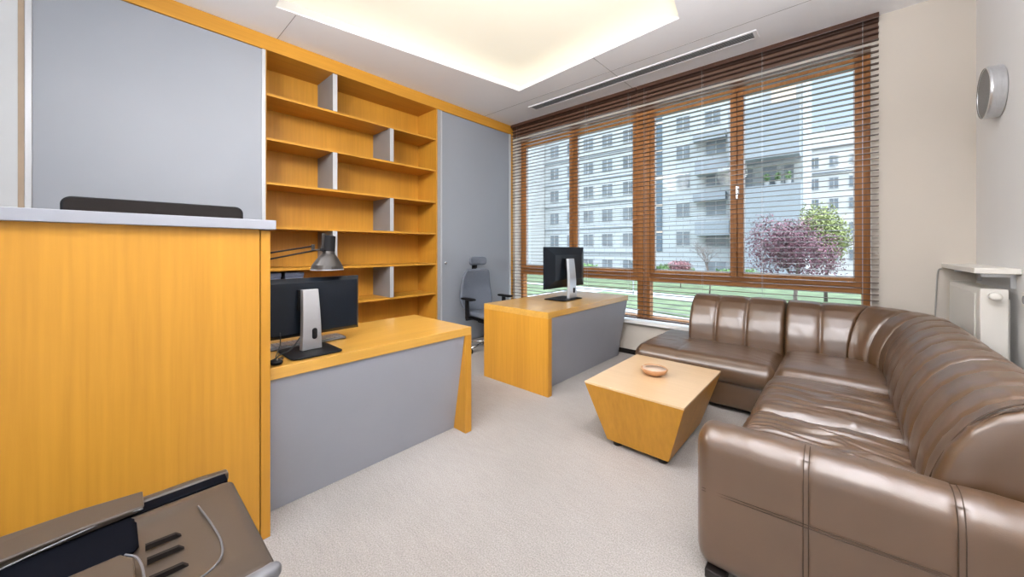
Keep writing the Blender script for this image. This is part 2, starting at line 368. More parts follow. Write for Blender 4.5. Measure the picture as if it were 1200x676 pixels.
# unseen suspended fill lamp, added to light the ceiling and, faintly, the floor
def fill_pendant(x, y, label):
    t = thing('added_pendant_lamp', label, 'lamp', (x, y, 2.30))
    obj('fill_lamp_housing', boxes([(x-0.14, x+0.14, y-0.66, y-0.63, 2.28, 2.33), (x-0.14, x+0.14, y+0.63, y+0.66, 2.28, 2.33), (x-0.14, x-0.125, y-0.63, y+0.63, 2.28, 2.33), (x+0.125, x+0.14, y-0.63, y+0.63, 2.28, 2.33), (x-0.125, x+0.125, y-0.63, y+0.63, 2.30, 2.31)]), M['alu'], t)
    for dy in (-0.5, 0.5): obj('suspension_wire', tube([(x, y+dy, 2.33), (x, y+dy, ZC)], 0.0015, n=5), M['alu'], t)
    for dn, pw, zz in ((0, FILL_DOWN, 2.297), (1, FILL_UP, 2.313)):
        a = bpy.data.lights.new('fill_light', 'AREA'); a.shape = 'RECTANGLE'; a.size = 0.24; a.size_y = 1.24; a.energy = pw; a.color = (0.98, 0.97, 1.0)
        ao = bpy.data.objects.new('fill_light', a); C.objects.link(ao); ao.parent = t; ao.location = (0, 0, zz-2.30); ao.rotation_euler = (pi if dn else 0, 0, 0)
fill_pendant(-0.25, 0.60, 'added fill lamp suspended overhead, out of view')
# unseen track of fill spots, added behind the viewer to brighten the window end
tk = thing('added_track_light', 'added unseen ceiling track with four fill spotlights behind the viewer', 'lamp', (-1.5, -0.75, ZC-0.03))
obj('fill_track_rail', box(-3.4, 0.4, -0.77, -0.73, ZC-0.03, ZC-0.001), M['alu'], tk, bevel=0.003)
for x, tgt, k in FILL_SPOTS:
    sp_ = Vector((x, -0.75, ZC-0.16)); d = (Vector(tgt)-sp_).normalized(); q = d.to_track_quat('-Z', 'Y')
    bm = lathe([(0.03, 0.11), (0.062, 0.10), (0.068, 0.0), (0.064, 0.0), (0.058, 0.094), (0.03, 0.1)], (0, 0, 0), 28)
    bmesh.ops.rotate(bm, verts=bm.verts, cent=(0, 0, 0), matrix=q.to_matrix()); bmesh.ops.translate(bm, verts=bm.verts, vec=sp_)
    hd = obj('fill_spot_head', bm, M['alu'], tk)
    obj('fill_spot_stem', tube([sp_-d*0.10, (x, -0.75, ZC-0.03)], 0.008), M['alu'], hd)
    a = bpy.data.lights.new('fill_spot', 'SPOT'); a.energy = SPOT*k; a.spot_size = radians(95); a.spot_blend = 1.0; a.shadow_soft_size = 0.32; a.color = (1.0, 0.97, 0.95)
    ao = bpy.data.objects.new('fill_spot', a); C.objects.link(ao); ao.parent = hd; ao.rotation_mode = 'QUATERNION'
    ao.rotation_quaternion = q; ao.location = sp_-origin(tk)+d*0.03
# linear ceiling diffuser
vt = thing('ceiling_vent', 'long slim slotted air vent in the ceiling in front of the window blinds', 'vent', (-1.9, 3.97, ZC))
obj('vent_backing', box(-3.19, -0.60, 3.905, 4.03, ZC-0.003, ZC-0.001), M['vent_in'], vt)
obj('vent_frame', boxes([(-3.22, -0.57, 3.885, 3.912, ZC-0.008, ZC-0.0005), (-3.22, -0.57, 4.023, 4.05, ZC-0.008, ZC-0.0005),
                         (-3.22, -3.19, 3.912, 4.023, ZC-0.008, ZC-0.0005), (-0.60, -0.57, 3.912, 4.023, ZC-0.008, ZC-0.0005)]), M['ceiling'], vt)
for k in range(4):
    y = 3.930+k*0.0225
    obj('slat', box(-3.19, -0.60, y, y+0.0080, ZC-0.008, ZC-0.0045), M['alu'], vt)

struct('trim_9', box(XL+0.02, 0.226, YW-0.012, YW-0.0005, 3.065, ZC-0.001), mat('brown_lintel_strip', (0.12, 0.060, 0.036, 1), 0.5, noise_amt=0.1, nscale=(2, 40, 40)))  # flat brown strip across the wall above the window
# ------------------------------------------------------------ window
YF = 4.50        # room-side face of the wooden frame
win = sempty('window_1', (-1.85, YF, 0.43))
fr = []
FB, FT, TB, TT = 0.42, 3.04, 0.905, 1.035
z0, z1 = FB, FT
struct('outer_frame', boxes([(WX0, WX0+0.045, YF, YF+0.10, z0, z1), (WX1-0.055, WX1, YF, YF+0.10, z0, z1),
    (WX0+0.045, WX1-0.055, YF, YF+0.10, z1-0.05, z1), (WX0+0.045, WX1-0.055, YF, YF+0.10, z0, z0+0.04)]), M['frame'], win, bevel=0.004)
struct('centre_post', boxes([(-1.925, -1.845, YF-0.01, YF+0.10, z0, z1), (-1.840, -1.765, YF-0.01, YF+0.10, z0, z1)]), M['frame'], win, bevel=0.006)
struct('transom', boxes([(WX0+0.045, -1.925, YF-0.008, YF+0.10, TB, 0.958), (WX0+0.045, -1.925, YF+0.004, YF+0.10, 0.962, TT-0.035),
    (-1.765, WX1-0.055, YF-0.008, YF+0.10, TB, 0.958), (-1.765, WX1-0.055, YF+0.004, YF+0.10, 0.962, TT-0.035)]), M['frame_h'], win, bevel=0.004)
sash = [(-3.86, -2.885), (-2.885, -1.925), (-1.765, -0.83), (-0.83, 0.155)]
glx = [(-3.785, -2.95), (-2.82, -1.99), (-1.715, -0.895), (-0.775, 0.085)]
for i, ((a, b), (g, h)) in enumerate(zip(sash, glx)):
    zt = 2.93
    s = struct('sash', boxes([(a+0.003, g, YF-0.004, YF+0.07, TT-0.03, FT-0.03), (h, b-0.003, YF-0.004, YF+0.07, TT-0.03, FT-0.03),
        (g, h, YF-0.004, YF+0.07, TT-0.03, TT+0.005), (g, h, YF-0.004, YF+0.07, zt, FT-0.03)]), M['frame'], win, bevel=0.005)
    struct('glass_pane', box(g-0.01, h+0.01, YF+0.045, YF+0.050, TT-0.005, zt+0.01), M['glass'], s)
    struct('glazing_bead', boxes([(g, g+0.010, YF+0.02, YF+0.044, TT+0.005, zt), (h-0.010, h, YF+0.02, YF+0.044, TT+0.005, zt), (g+0.010, h-0.010, YF+0.02, YF+0.044, TT+0.005, TT+0.018)]), M['alu_light'], s)
for g, h in ((-3.80, -1.925), (-1.765, 0.125)):
    struct('lower_glass_pane', box(g, h, YF+0.045, YF+0.050, FB+0.03, TB+0.01), M['glass'], win)
for hx in (-0.825,):
    hd = struct('window_handle', box(hx-0.015, hx+0.015, YF-0.016, YF-0.005, 1.88, 1.97), M['alu'], win, bevel=0.004)
    struct('lever', boxes([(hx-0.008, hx+0.008, YF-0.045, YF-0.016, 1.945, 1.96), (hx-0.010, hx+0.010, YF-0.058, YF-0.045, 1.83, 1.965)]), M['chrome'], hd, bevel=0.004)
struct('window_sill', box(WX0, XR-0.001, YW-0.08, YW-0.001, 0.395, 0.435), M['white_wall'], win, bevel=0.006)
struct('window_sill_inner', box(WX0+0.001, WX1-0.001, YW, YF+0.02, 0.401, 0.435), M['white_wall'], win)

struct('outer_frame', boxes([(-3.75, 0.45, YB-0.12, YB-0.06, 0.1, 0.17), (-3.75, 0.45, YB-0.12, YB-0.06, 2.89, 2.96)] +
    [(x, x+0.07, YB-0.12, YB-0.06, 0.17, 2.89) for x in (-3.75, -2.37, -1.0, 0.38)]), M['frame'], w2)
struct('glass_pane', box(-3.68, 0.38, YB-0.095, YB-0.09, 0.17, 2.89), M['glass'], w2)
# ------------------------------------------------------------ blinds
def blind(xa, xb, label, cords):
    YBL = 4.305
    b = thing('venetian_blind', label, 'window blind', ((xa+xb)/2, YBL, 0.46), group='wooden venetian blinds')
    obj('headrail', box(xa, xb, YBL-0.03, YBL+0.03, ZC-0.045, ZC-0.001), M['slat'], b, bevel=0.003)
    bm = bmesh.new(); z = 0.52; top = ZC-0.06; n = int((top-z)/0.0497)
    for i in range(n+1):
        zz = z+i*0.0497+random.uniform(-0.0012, 0.0012); t = random.uniform(-0.0010, 0.0010)
        # slightly curved slat section
        sec = [(-0.0245, 0.0), (-0.012, 0.0022+t), (0, 0.003), (0.012, 0.0022-t), (0.0245, 0.0)]
        lo = [(y, h-0.0026) for y, h in sec][::-1]
        prism([(YBL+y, zz+h) for y, h in sec+lo], xa, xb, bm, axis='x')
    obj('slats', bm, M['slat'], b)
    obj('bottom_rail', box(xa, xb, YBL-0.026, YBL+0.026, 0.462, 0.478), M['slat'], b, bevel=0.003)
    for cx in cords:
        bm = bmesh.new()
        for dy in (-0.027, 0.027): tube([(cx, YBL+dy, 0.478), (cx, YBL+dy, ZC-0.045)], 0.0009, bm, 5)
        obj('ladder_cord', bm, M['alu_light'], b)
    return b
random.seed(4)
blind(-3.905, -1.855, 'brown wooden venetian blind covering the two left window panes beside the grey cupboard', (-3.78, -2.55, -1.95))
blind(-1.845, 0.228, 'brown wooden venetian blind covering the two right window panes above the leather sofa', (-1.75, -1.12, -0.58, 0.13))

# ============================================================ LEFT WALL JOINERY
band = 3.135
struct('trim_6', box(-4.45, XL+0.012, -0.36, 4.345, band, ZC-0.001), M['oak_y'])
# wardrobe with big sliding door left
wl = thing('wardrobe', 'tall pale grey fitted wardrobe with one wide door left of the bookshelf', 'wardrobe', (-4.15, 0.28, 0))
obj('carcass', box(-4.40, XL-0.02, -0.374, 0.955, 0.0, band-0.001), M['grey'], wl)
obj('door', box(XL-0.019, XL, -0.3445, 0.928, 0.02, band-0.004), M['grey_door'], wl)
for a, b in ((-0.375, -0.345), (0.929, 0.957)):
    obj('door_profile', box(XL-0.019, XL+0.010, a, b, 0.0, band-0.002), M['alu_light'], wl, bevel=0.003)
struct('trim_7', box(-4.3, XL+0.002, -0.4015, -0.376, 0, ZC-0.001), mat('tan_edge_strip', (0.36, 0.27, 0.19, 1), 0.6, noise_amt=0.04))
# bookshelf
bs = thing('bookcase', 'tall honey veneer built-in bookcase with open shelves and grey dividers', 'bookcase', (-4.15, 1.9, 0))
Y0, Y1 = 0.958, 2.90
XB = -4.345
obj('side_panel', box(XB, XL, Y0, Y0+0.008, 0, band-0.001), M['oak_z'], bs)
obj('side_panel', box(XB, XL, 2.858, 2.878, 0, band-0.001), M['oak_z'], bs)
obj('back_panel', box(XB-0.02, XB, Y0, 2.878, 0, band-0.001), M['oak_z'], bs)
levels = [2.745, 2.335, 1.925, 1.513, 1.118, 0.733, 0.35]
for z in levels:
    obj('shelf', box(XB+0.001, XL-0.006, Y0+0.009, 2.857, z-0.022, z), M['oak_y'], bs)
div = [1.556, 2.205]
tops = [band-0.002]+levels
for i in range(6):
    hi = tops[i]-(0.0225 if i else 0); lo_ = tops[i+1]+0.0005
    yd = div[i % 2]
    obj('divider', box(XB+0.001, XL-0.004, yd, yd+0.045, lo_, hi), M['divider'], bs)
    obj('divider_edge', box(XL-0.0035, XL-0.001, yd, yd+0.045, lo_, hi), M['alu_light'], bs)
obj('edge_profile', box(XL-0.03, XL+0.004, 2.879, 2.925, 0, band-0.001), M['seam'], bs)
# grey things on the shelf behind the lamp
for (y0, y1, lb) in ((1.00, 1.10, 'small blue-grey storage box on the shelf behind the lamp arm, the left one'), (1.14, 1.30, 'wider blue-grey storage box on the shelf behind the lamp shade')):
    t = thing('storage_box', lb, 'box', (-4.08, (y0+y1)/2, 0.7335))
    obj('box_body', box(-4.16, -4.0, y0, y1, 0.7345, 1.03), M['box_dk'], t, bevel=0.006)
    obj('box_lid', box(-4.165, -3.995, y0-0.004, y1+0.004, 1.0302, 1.075), M['box_dk'], t, bevel=0.006)
# right wardrobe
wr = thing('wardrobe', 'narrow tall grey fitted cupboard between the bookcase and the window', 'wardrobe', (-4.15, 3.6, 0))
obj('carcass', box(-4.40, XL-0.02, 2.927, 4.30, 0.0, band-0.001), M['grey'], wr)
dr = obj('door', box(XL-0.019, XL, 2.950, 4.262, 0.02, band-0.004), M['grey_door'], wr)
obj('door_profile', box(XL-0.019, XL+0.008, 2.926, 2.949, 0.0, band-0.002), M['alu_light'], wr)
obj('door_profile', box(XL-0.019, XL+0.008, 4.263, 4.300, 0.0, band-0.002), M['alu_light'], wr)
obj('lock_knob', lathe([(0.011, 0), (0.011, 0.012), (0.016, 0.014), (0.016, 0.026), (0.010, 0.030)], (XL+0.0005, 2.995, 1.118), 20, 'x'), M['chrome'], dr, smooth=False)
struct('trim_8', box(-4.3, XL+0.004, 4.301, 4.348, 0, band-0.001), M['oak_z'])

# ============================================================ RECEPTION COUNTER
rc = thing('reception_counter', 'tall honey veneer reception counter with a grey top at the left', 'counter', (-2.1, -0.5, 0))
obj('front_panel', box(-1.95, -1.922, -1.60, 0.446, 0.0, 1.388), M['oak_z'], rc)
obj('end_panel', box(-2.27, -1.918, 0.450, 0.486, 0.0, 1.384), M['oak_z'], rc, bevel=0.0015)
obj('back_panel', box(-2.27, -2.25, -1.60, 0.446, 0.0, 1.388), M['oak_z'], rc)
obj('plinth', box(-2.245, -1.955, -1.60, 0.446, 0.001, 0.08), M['oak_z'], rc)
obj('countertop', box(-2.29, -1.895, -1.62, 0.503, 1.3885, 1.430), M['grey'], rc, bevel=0.002)
# black bar on the top
def blackbar():
    t = thing('sound_bar', 'long low black bar with rounded ends lying on the grey counter top', 'speaker', (-2.15, 0.15, 1.4305))
    poly = []
    r = 0.035
    for (cx, cy, a0) in ((-0.123+r, 1.4315+0.004, 180), (0.424-0.004, 1.4355, 270), (0.424-r, 1.4815+0.02-r, 0), (-0.123+r, 1.5005-r, 90)):
        pass
    pts = [(-0.125, 1.4315), (0.426, 1.4315), (0.426, 1.470)]
    for k in range(1, 7): pts.append((0.426-0.03+0.03*cos(k*pi/12), 1.470+0.03*sin(k*pi/12)))
    for k in range(0, 7): pts.append((-0.125+0.03-0.03*sin(k*pi/12), 1.468+0.03*cos(k*pi/12)))
    obj('bar_body', prism(pts, -2.20, -2.115, axis='x'), M['black'], t, bevel=0.008, seg=3)
    obj('grille', prism([(y*0.97+0.0045, 1.4325+(z-1.4315)*0.9) for y, z in pts], -2.1149, -2.113, axis='x'), M['dark_base'], t)
    for y in (-0.08, 0.38): obj('foot', box(-2.19, -2.13, y-0.02, y+0.02, 1.4305, 1.4316), M['foot'], t)
blackbar()

# ============================================================ DESKS
def desk(y0, y1, xf, xb, leg_left, leg_right, label, wing=False):
    t = thing('office_desk', label, 'desk', ((xf+xb)/2, (y0+y1)/2, 0))
    H = 0.745; T = 0.055
    if wing: obj('desk_top', prism([(xf, y0), (xf, y1), (xb, y1), (xb, -0.6), (-2.30, -0.6), (-2.30, y0)], H-T, H), M['oak_top_sheen'], t, bevel=0.002)
    else: obj('desk_top', box(xb, xf, y0, y1, H-T, H), M['oak_top_sheen'], t, bevel=0.002)
    if leg_left: obj('side_panel', box(xb, xf, y0, y0+T, 0, H-T-0.0005), M['oak_z'], t, bevel=0.002)
    if leg_right: obj('side_panel', box(xb, xf, y1-T, y1, 0, H-T-0.0005), M['oak_z'], t, bevel=0.002)
    if wing: obj('side_panel', box(xb, -2.30, -0.6, -0.6+T, 0, H-T-0.0005), M['oak_z'], t, bevel=0.002)
    a = y0+(T+0.001 if leg_left else 0.004); b = y1-(T+0.001 if leg_right else 0.004)
    # modesty panel leaning back towards the floor
    obj('modesty_panel', prism([(xf-0.010, H-T-0.001), (xf-0.035, H-T-0.001), (xf-0.155, 0.002), (xf-0.130, 0.002)], a, b, axis='y'), M['grey'], t)
    if not leg_right: obj('desk_leg', box(xb+0.02, xb+0.08, y1-0.10, y1-0.04, 0, H-T-0.0005), M['alu'], t, bevel=0.004)
    return t
desk(0.489, 1.735, -1.965, -2.69, False, True, 'honey veneer desk with grey front panel joined to the tall reception counter', wing=True)
desk(2.572, 4.18, -1.905, -2.72, True, False, 'honey veneer desk with grey front panel standing near the window')

# ------------------------------------------------------------ monitor on the near desk
def monitor(label, loc, cy, w, z0, z1, xs, stand_y, base, stand_top, bev, tilt, colw):
    t = thing('computer_monitor', label, 'monitor', loc)
    cx = xs
    # shell: thin rim (screen side -x) and tapered back (towards +x)
    y0, y1 = cy-w/2, cy+w/2
    bm = bmesh.new()
    rim = [(-0.022, 0, 0), (0.006, 0, 0)]
    R0 = [(cx-0.022, y0, z0), (cx-0.022, y1, z0), (cx-0.022, y1, z1), (cx-0.022, y0, z1)]
    R1 = [(cx, y0, z0), (cx, y1, z0), (cx, y1, z1), (cx, y0, z1)]
    k = bev
    R2 = [(cx+0.030, y0+k, z0+k*0.6), (cx+0.030, y1-k*0.6, z0+k*0.6), (cx+0.030, y1-k*0.6, z1-k*0.6), (cx+0.030, y0+k, z1-k*0.6)]
    rings = [[bm.verts.new(p) for p in R] for R in (R0, R1, R2)]
    bm.faces.new(rings[0][::-1]); bm.faces.new(rings[2])
    for A, B in zip(rings, rings[1:]):
        for i in range(4): bm.faces.new((A[i], A[(i+1) % 4], B[(i+1) % 4], B[i]))
    sh = obj('monitor_shell', bm, M['black_gloss'], t, bevel=0.003)
    obj('screen', box(cx-0.0235, cx-0.0222, y0+0.015, y1-0.015, z0+0.015, z1-0.015), M['black'], t)
    # hinge block
    zc = stand_top-0.05
    obj('hinge', boxes([(cx+0.0305, cx+0.060, stand_y-0.05, stand_y+0.05, zc-0.07, zc+0.05)]), M['black'], t, bevel=0.005)
    # column, slightly tapering and leaning
    zb = 0.745+0.012
    h0, h1 = colw*0.62, colw*0.5
    bm = bmesh.new()
    A = [(cx+0.080, stand_y-h0), (cx+0.080, stand_y+h0), (cx+0.112, stand_y+h0*0.9), (cx+0.112, stand_y-h0*0.9)]
    B = [(cx+0.061, stand_y-h1), (cx+0.061, stand_y+h1), (cx+0.089, stand_y+h1*0.9), (cx+0.089, stand_y-h1*0.9)]
    prof = []
    for i in range(9):
        f = i/8; bul = 0.010*sin(pi*f)
        prof.append([bm.verts.new((a[0]+(b[0]-a[0])*f+bul, a[1]+(b[1]-a[1])*f, zb+(stand_top-zb)*f)) for a, b in zip(A, B)])
    bm.faces.new(prof[0][::-1]); bm.faces.new(prof[-1])
    for P, R in zip(prof, prof[1:]):
        for i in range(4): bm.faces.new((P[i], P[(i+1) % 4], R[(i+1) % 4], R[i]))
    col = obj('stand_column', bm, M['silver'], t, bevel=0.003)
    obj('cable_hole', rbox((cx+0.109, stand_y-colw*0.02, zb+0.055), (cx+0.1195, stand_y+colw*0.28, zb+0.115), (0.002, colw*0.14, colw*0.14), (2, 8, 8)), M['black'], col)
    bx0, bx1, by0, by1 = base
    obj('stand_base', rbox((bx0, by0, 0.7455), (bx1, by1, 0.757), (0.03, 0.03, 0.004), (12, 12, 3)), M['black'], t, smooth=True)
    return t
m1 = monitor('wide black monitor seen from behind on the desk beside the reception counter', (-2.1, 0.78, 0.7455), 0.770, 0.54, 0.815, 1.138, -2.24, 0.735,
        (-2.27, -2.0, 0.600, 0.850), 1.08, 0.035, 0, 0.088)
m2 = monitor('black monitor seen from behind on the far desk by the window', (-2.35, 3.40, 0.7455), 3.475, 0.78, 0.870, 1.325, -2.33, 3.46,
        (-2.44, -2.16, 3.20, 3.58), 1.195, 0.15, 0, 0.125)
# keyboard, cables, mouse on the near desk
kb = thing('keyboard', 'slim grey keyboard lying behind the monitor on the near desk', 'keyboard', (-2.31, 0.77, 0.7455))
obj('keyboard_body', rbox((-2.40, 0.54, 0.7455), (-2.28, 0.985, 0.762), (0.01, 0.01, 0.004), (6, 12, 3)), M['printer_lt'], kb, smooth=True)
bm = bmesh.new()
for i in range(5):
    for j in range(16):
        x = -2.385+i*0.020; y = 0.555+j*0.026; box(x, x+0.016, y, y+0.022, 0.7621, 0.767, bm)
obj('keys', bm, M['silver'], kb)
cb = obj('monitor_cable', tube(curve_pts([(-2.17, 0.70, 0.84), (-2.15, 0.64, 0.775), (-2.12, 0.58, 0.762), (-2.05, 0.54, 0.765), (-2.08, 0.515, 0.752), (-2.20, 0.510, 0.751), (-2.32, 0.515, 0.751)], 40), 0.0035), M['lead'], smooth=True)
tag(cb, 'thick black cable running from the near monitor stand along the desk', 'cable')
cb = obj('power_cable', tube(curve_pts([(-2.195, 0.60, 0.86), (-2.175, 0.595, 0.80), (-2.15, 0.57, 0.752), (-2.06, 0.545, 0.751), (-2.05, 0.56, 0.751), (-2.09, 0.585, 0.751), (-2.10, 0.565, 0.751)], 40), 0.0028), M['lead'], smooth=True)
tag(cb, 'thin black cable dropping behind the near monitor onto the desk', 'cable')
ms = thing('computer_mouse', 'small black mouse at the end of the cable by the counter edge', 'mouse', (-2.01, 0.535, 0.7455))
obj('mouse_body', rbox((-2.035, 0.508, 0.7455), (-1.985, 0.560, 0.770), (0.02, 0.02, 0.010), (8, 8, 5)), M['black'], ms, smooth=True)
obj('scroll_wheel', lathe([(0.004, -0.003), (0.005, 0), (0.004, 0.003)], (-2.0, 0.534, 0.769), 12, 'y'), M['printer_lt'], ms)

# ------------------------------------------------------------ lamp
lp = thing('desk_lamp', 'black articulated desk lamp with a conical grey shade over the near monitor', 'lamp', (-2.42, 0.05, 0.7455))
HX, HY = -2.25, 0.868
pr = [(0.026, 1.300), (0.033, 1.285), (0.036, 1.272), (0.052, 1.252), (0.083, 1.203), (0.088, 1.180)]
prin = [(0.085, 1.1805), (0.080, 1.204), (0.049, 1.250), (0.030, 1.272)]
obj('shade_rim', lathe([(0.0885, 1.1835), (0.0890, 1.1785), (0.085, 1.1785), (0.085, 1.1835), (0.0885, 1.1835)], (HX, HY-0.009, 0), 40, cap=False), M['alu'], lp)
def tilt_bm(bm, ax=radians(-4)):
    bmesh.ops.rotate(bm, verts=bm.verts, cent=(HX, HY, 1.30), matrix=Matrix.Rotation(ax, 3, 'X')); return bm
obj('lamp_shade', tilt_bm(lathe(pr+prin, (HX, HY, 0), 40, cap=True)), M['gunmetal'], lp, smooth=False, bevel=0)
obj('lamp_socket', tilt_bm(lathe([(0.018, 1.382), (0.031, 1.378), (0.0335, 1.29), (0.030, 1.284)], (HX, HY, 0), 28)), M['black'], lp)
obj('lamp_bulb', lathe([(0.015, 1.278), (0.028, 1.24), (0.032, 1.21), (0.024, 1.188), (0.006, 1.178)], (HX, HY, 0), 20), M['white_wall'], lp, smooth=True)
A0 = (HX, HY-0.035, 1.345); 
for z_a, z_b in ((1.318, 1.272), (1.298, 1.232)):
    y_a = HY-0.085 if z_a > 1.31 else HY-0.055
    obj('lamp_arm', tube([(HX, y_a, z_a), (-2.36, 0.12, z_b-0.075 if z_a > 1.31 else z_b-0.085)], 0.0045), M['black'], lp)
obj('lamp_joint', boxes([(HX-0.008, HX+0.008, HY-0.095, HY-0.034, 1.292, 1.300), (HX-0.008, HX+0.008, HY-0.095, HY-0.080, 1.30, 1.328), (HX-0.006, HX+0.006, HY-0.04, HY-0.02, 1.285, 1.392)]), M['gunmetal'], lp, bevel=0.002)
obj('lamp_knob', lathe([(0.009, -0.012), (0.009, 0.012)], (HX+0.016, HY-0.045, 1.298), 16, 'x'), M['black'], lp)
obj('lamp_lower_arm', boxes([]) if False else tube([(-2.36, 0.12, 1.18), (-2.42, 0.05, 0.80)], 0.006), M['black'], lp)
obj('lamp_base', lathe([(0.09, 0.7455), (0.09, 0.758), (0.02, 0.765), (0.015, 0.81)], (-2.42, 0.05, 0), 32), M['black'], lp)

# ============================================================ PRINTER
pt = thing('multifunction_printer', 'dark taupe multifunction printer with a raised paper tray in front of the counter', 'printer', (-1.2, -0.15, 0))
PZ = 0.60
obj('printer_body', rbox((-1.40, -0.62, 0.0), (-0.945, 0.225, 0.538), 0.02, (10, 10, 10)), M['black'], pt, smooth=True)
obj('scanner_unit', rbox((-1.435, -0.66, 0.540), (-0.925, 0.256, 0.572), (0.018, 0.02, 0.008), (16, 16, 4)), M['printer_lt'], pt, smooth=True)
def feed(p, u):
    x, y, z = p
    # gentle dish where the delivered sheets land
    k = max(0, 1-((x+1.18)/0.16)**2)*max(0, 1-((y+0.0)/0.19)**2)
    if u.z > 0.5: z -= 0.016*k**0.5 if k > 0 else 0
    return Vector((x, y, z))
obj('feeder_cover', rbox((-1.385, -0.64, 0.573), (-0.935, 0.250, 0.600), (0.02, 0.025, 0.010), (36, 36, 4), feed), M['printer'], pt, smooth=True)
obj('rear_cover', rbox((-1.468, -0.64, 0.560), (-1.432, 0.252, 0.603), (0.014, 0.02, 0.014), (6, 12, 6)), M['printer'], pt, smooth=True)
obj('feed_slot', box(-1.431, -1.386, -0.60, 0.240, 0.574, 0.600), M['printer_dk'], pt, bevel=0.003)
obj('paper_pocket', rbox((-1.382, -0.60, 0.588), (-1.215, 0.045, 0.6035), (0.02, 0.03, 0.004), (8, 12, 3)), M['printer_dk'], pt, smooth=True)
# raised input tray: thin slab rising towards the back, wider away from its tip
bm = bmesh.new()
prism([(-0.66, 0.600), (0.055, 0.605), (0.062, 0.618), (-0.05, 0.626), (-0.66, 0.626)], -1.448, -1.375, bm, axis='x')
for v in bm.verts:
    f = (v.co.x+1.448)/0.073; v.co.z += 0.008*(1-f)
    if v.co.y < 0: v.co.x += 0.075*f*min(1, -v.co.y/0.25)
obj('input_tray', bm, M['printer'], pt, bevel=0.005, seg=3)
obj('tray_lip', tube(curve_pts([(-1.374, 0.058, 0.612), (-1.372, 0.0, 0.616), (-1.345, -0.10, 0.618), (-1.312, -0.25, 0.618), (-1.30, -0.60, 0.618)], 24), 0.0022), M['printer_lt'], pt, smooth=True)
# lower flap
bm = bmesh.new()
prism([(-1.20, -0.55), (-1.20, 0.015), (-1.165, 0.035), (-1.04, 0.035), (-1.0, 0.0), (-1.0, -0.55)], 0.606, 0.616, bm)
obj('stacker_flap', bm, M['printer'], pt, bevel=0.004)
obj('flap_edge', tube(curve_pts([(-1.195, 0.022, 0.613), (-1.165, 0.040, 0.611), (-1.10, 0.047, 0.611), (-1.04, 0.040, 0.610), (-0.995, 0.0, 0.608)], 24), 0.0024), M['printer_lt'], pt, smooth=True)
for x in (-1.222, -1.165, -1.095):
    obj('sheet_guide', prism([(0.055, 0.590), (0.118, 0.590), (0.108, 0.600), (0.055, 0.6025)], x, x+0.009, axis='x'), M['dark_base'], pt)
obj('tray_rim', tube(curve_pts([(-1.30, 0.160, 0.6005), (-1.20, 0.172, 0.6005), (-1.10, 0.178, 0.600), (-1.04, 0.165, 0.600), (-1.01, 0.12, 0.600), (-1.00, 0.03, 0.600)], 36), 0.0022), M['printer_lt'], pt, smooth=True)
obj('front_corner', rbox((-0.958, 0.12, 0.565), (-0.922, 0.260, 0.600), (0.018, 0.022, 0.014), (8, 8, 6)), M['printer_lt'], pt, smooth=True)
obj('hinge_screw', lathe([(0.010, 0), (0.010, 0.004), (0.004, 0.006)], (-0.95, 0.07, 0.6005), 14), M['gunmetal'], pt)
obj('control_panel', rbox((-0.945, -0.60, 0.50), (-0.885, 0.245, 0.572), (0.02, 0.03, 0.02), (8, 12, 6)), M['black'], pt, smooth=True)

# ============================================================ COFFEE TABLE + BOWL
ct = thing('coffee_table', 'low honey veneer coffee table with sides slanting inwards in front of the sofa', 'coffee table', (-0.96, 2.55, 0))
X0, X1, Ya, Yb = -1.275, -0.648, 2.130, 2.965; HT = 0.42; zb = 0.035; ix = 0.115; iy = 0.095
bm = bmesh.new()
T4 = [(X0, Ya), (X1, Ya), (X1, Yb), (X0, Yb)]; B4 = [(X0+ix, Ya+iy), (X1-ix, Ya+iy), (X1-ix, Yb-iy), (X0+ix, Yb-iy)]
tv = [bm.verts.new((x, y, HT-0.013)) for x, y in T4]; bv = [bm.verts.new((x, y, zb)) for x, y in B4]
bm.faces.new(tv); bm.faces.new(bv[::-1])
for i in range(4): bm.faces.new((bv[i], bv[(i+1) % 4], tv[(i+1) % 4], tv[i]))
obj('table_body', bm, M['oak_z'], ct, bevel=0.002)
tp = obj('table_top', box(X0-0.001, X1+0.001, Ya-0.001, Yb+0.001, HT-0.0125, HT), wood('honey_table_top_sheen', (0.70, 0.49, 0.28, 1), (2.5, 50, 50), rough=0.28, amt=0.04, coat=0.5), ct, bevel=0.0015)  # window reflection is put into the paler base colour
for x in (X0+ix+0.05, X1-ix-0.05):
    for y in (Ya+iy+0.05, Yb-iy-0.05):
        obj('foot', lathe([(0.028, 0.0), (0.030, 0.03), (0.026, zb-0.0005)], (x, y, 0), 18), M['foot'], ct)
bw = thing('round_bowl', 'small terracotta coloured round bowl standing on the coffee table', 'bowl', (-0.975, 2.56, HT+0.0005))
obj('bowl_body', lathe([(0.035, 0), (0.045, 0.003), (0.078, 0.022), (0.088, 0.045), (0.084, 0.050), (0.080, 0.046), (0.070, 0.026), (0.040, 0.014)], (0, 0, 0), 40), M['bowl'], bw, smooth=True, local=True)
obj('bowl_lining', lathe([(0.0785, 0.0445), (0.074, 0.030), (0.045, 0.018), (0.005, 0.0165)], (0, 0, 0), 40), M['bowl_in'], bw, smooth=True, local=True)
for b_ in ((-0.085, -0.060, -0.006, 0.006, 0.040, 0.0515), (0.020, 0.052, -0.004, 0.004, 0.020, 0.034)):
    obj('rest_notch', box(*b_), M['bowl_in'], bw, local=True, bevel=0.002)

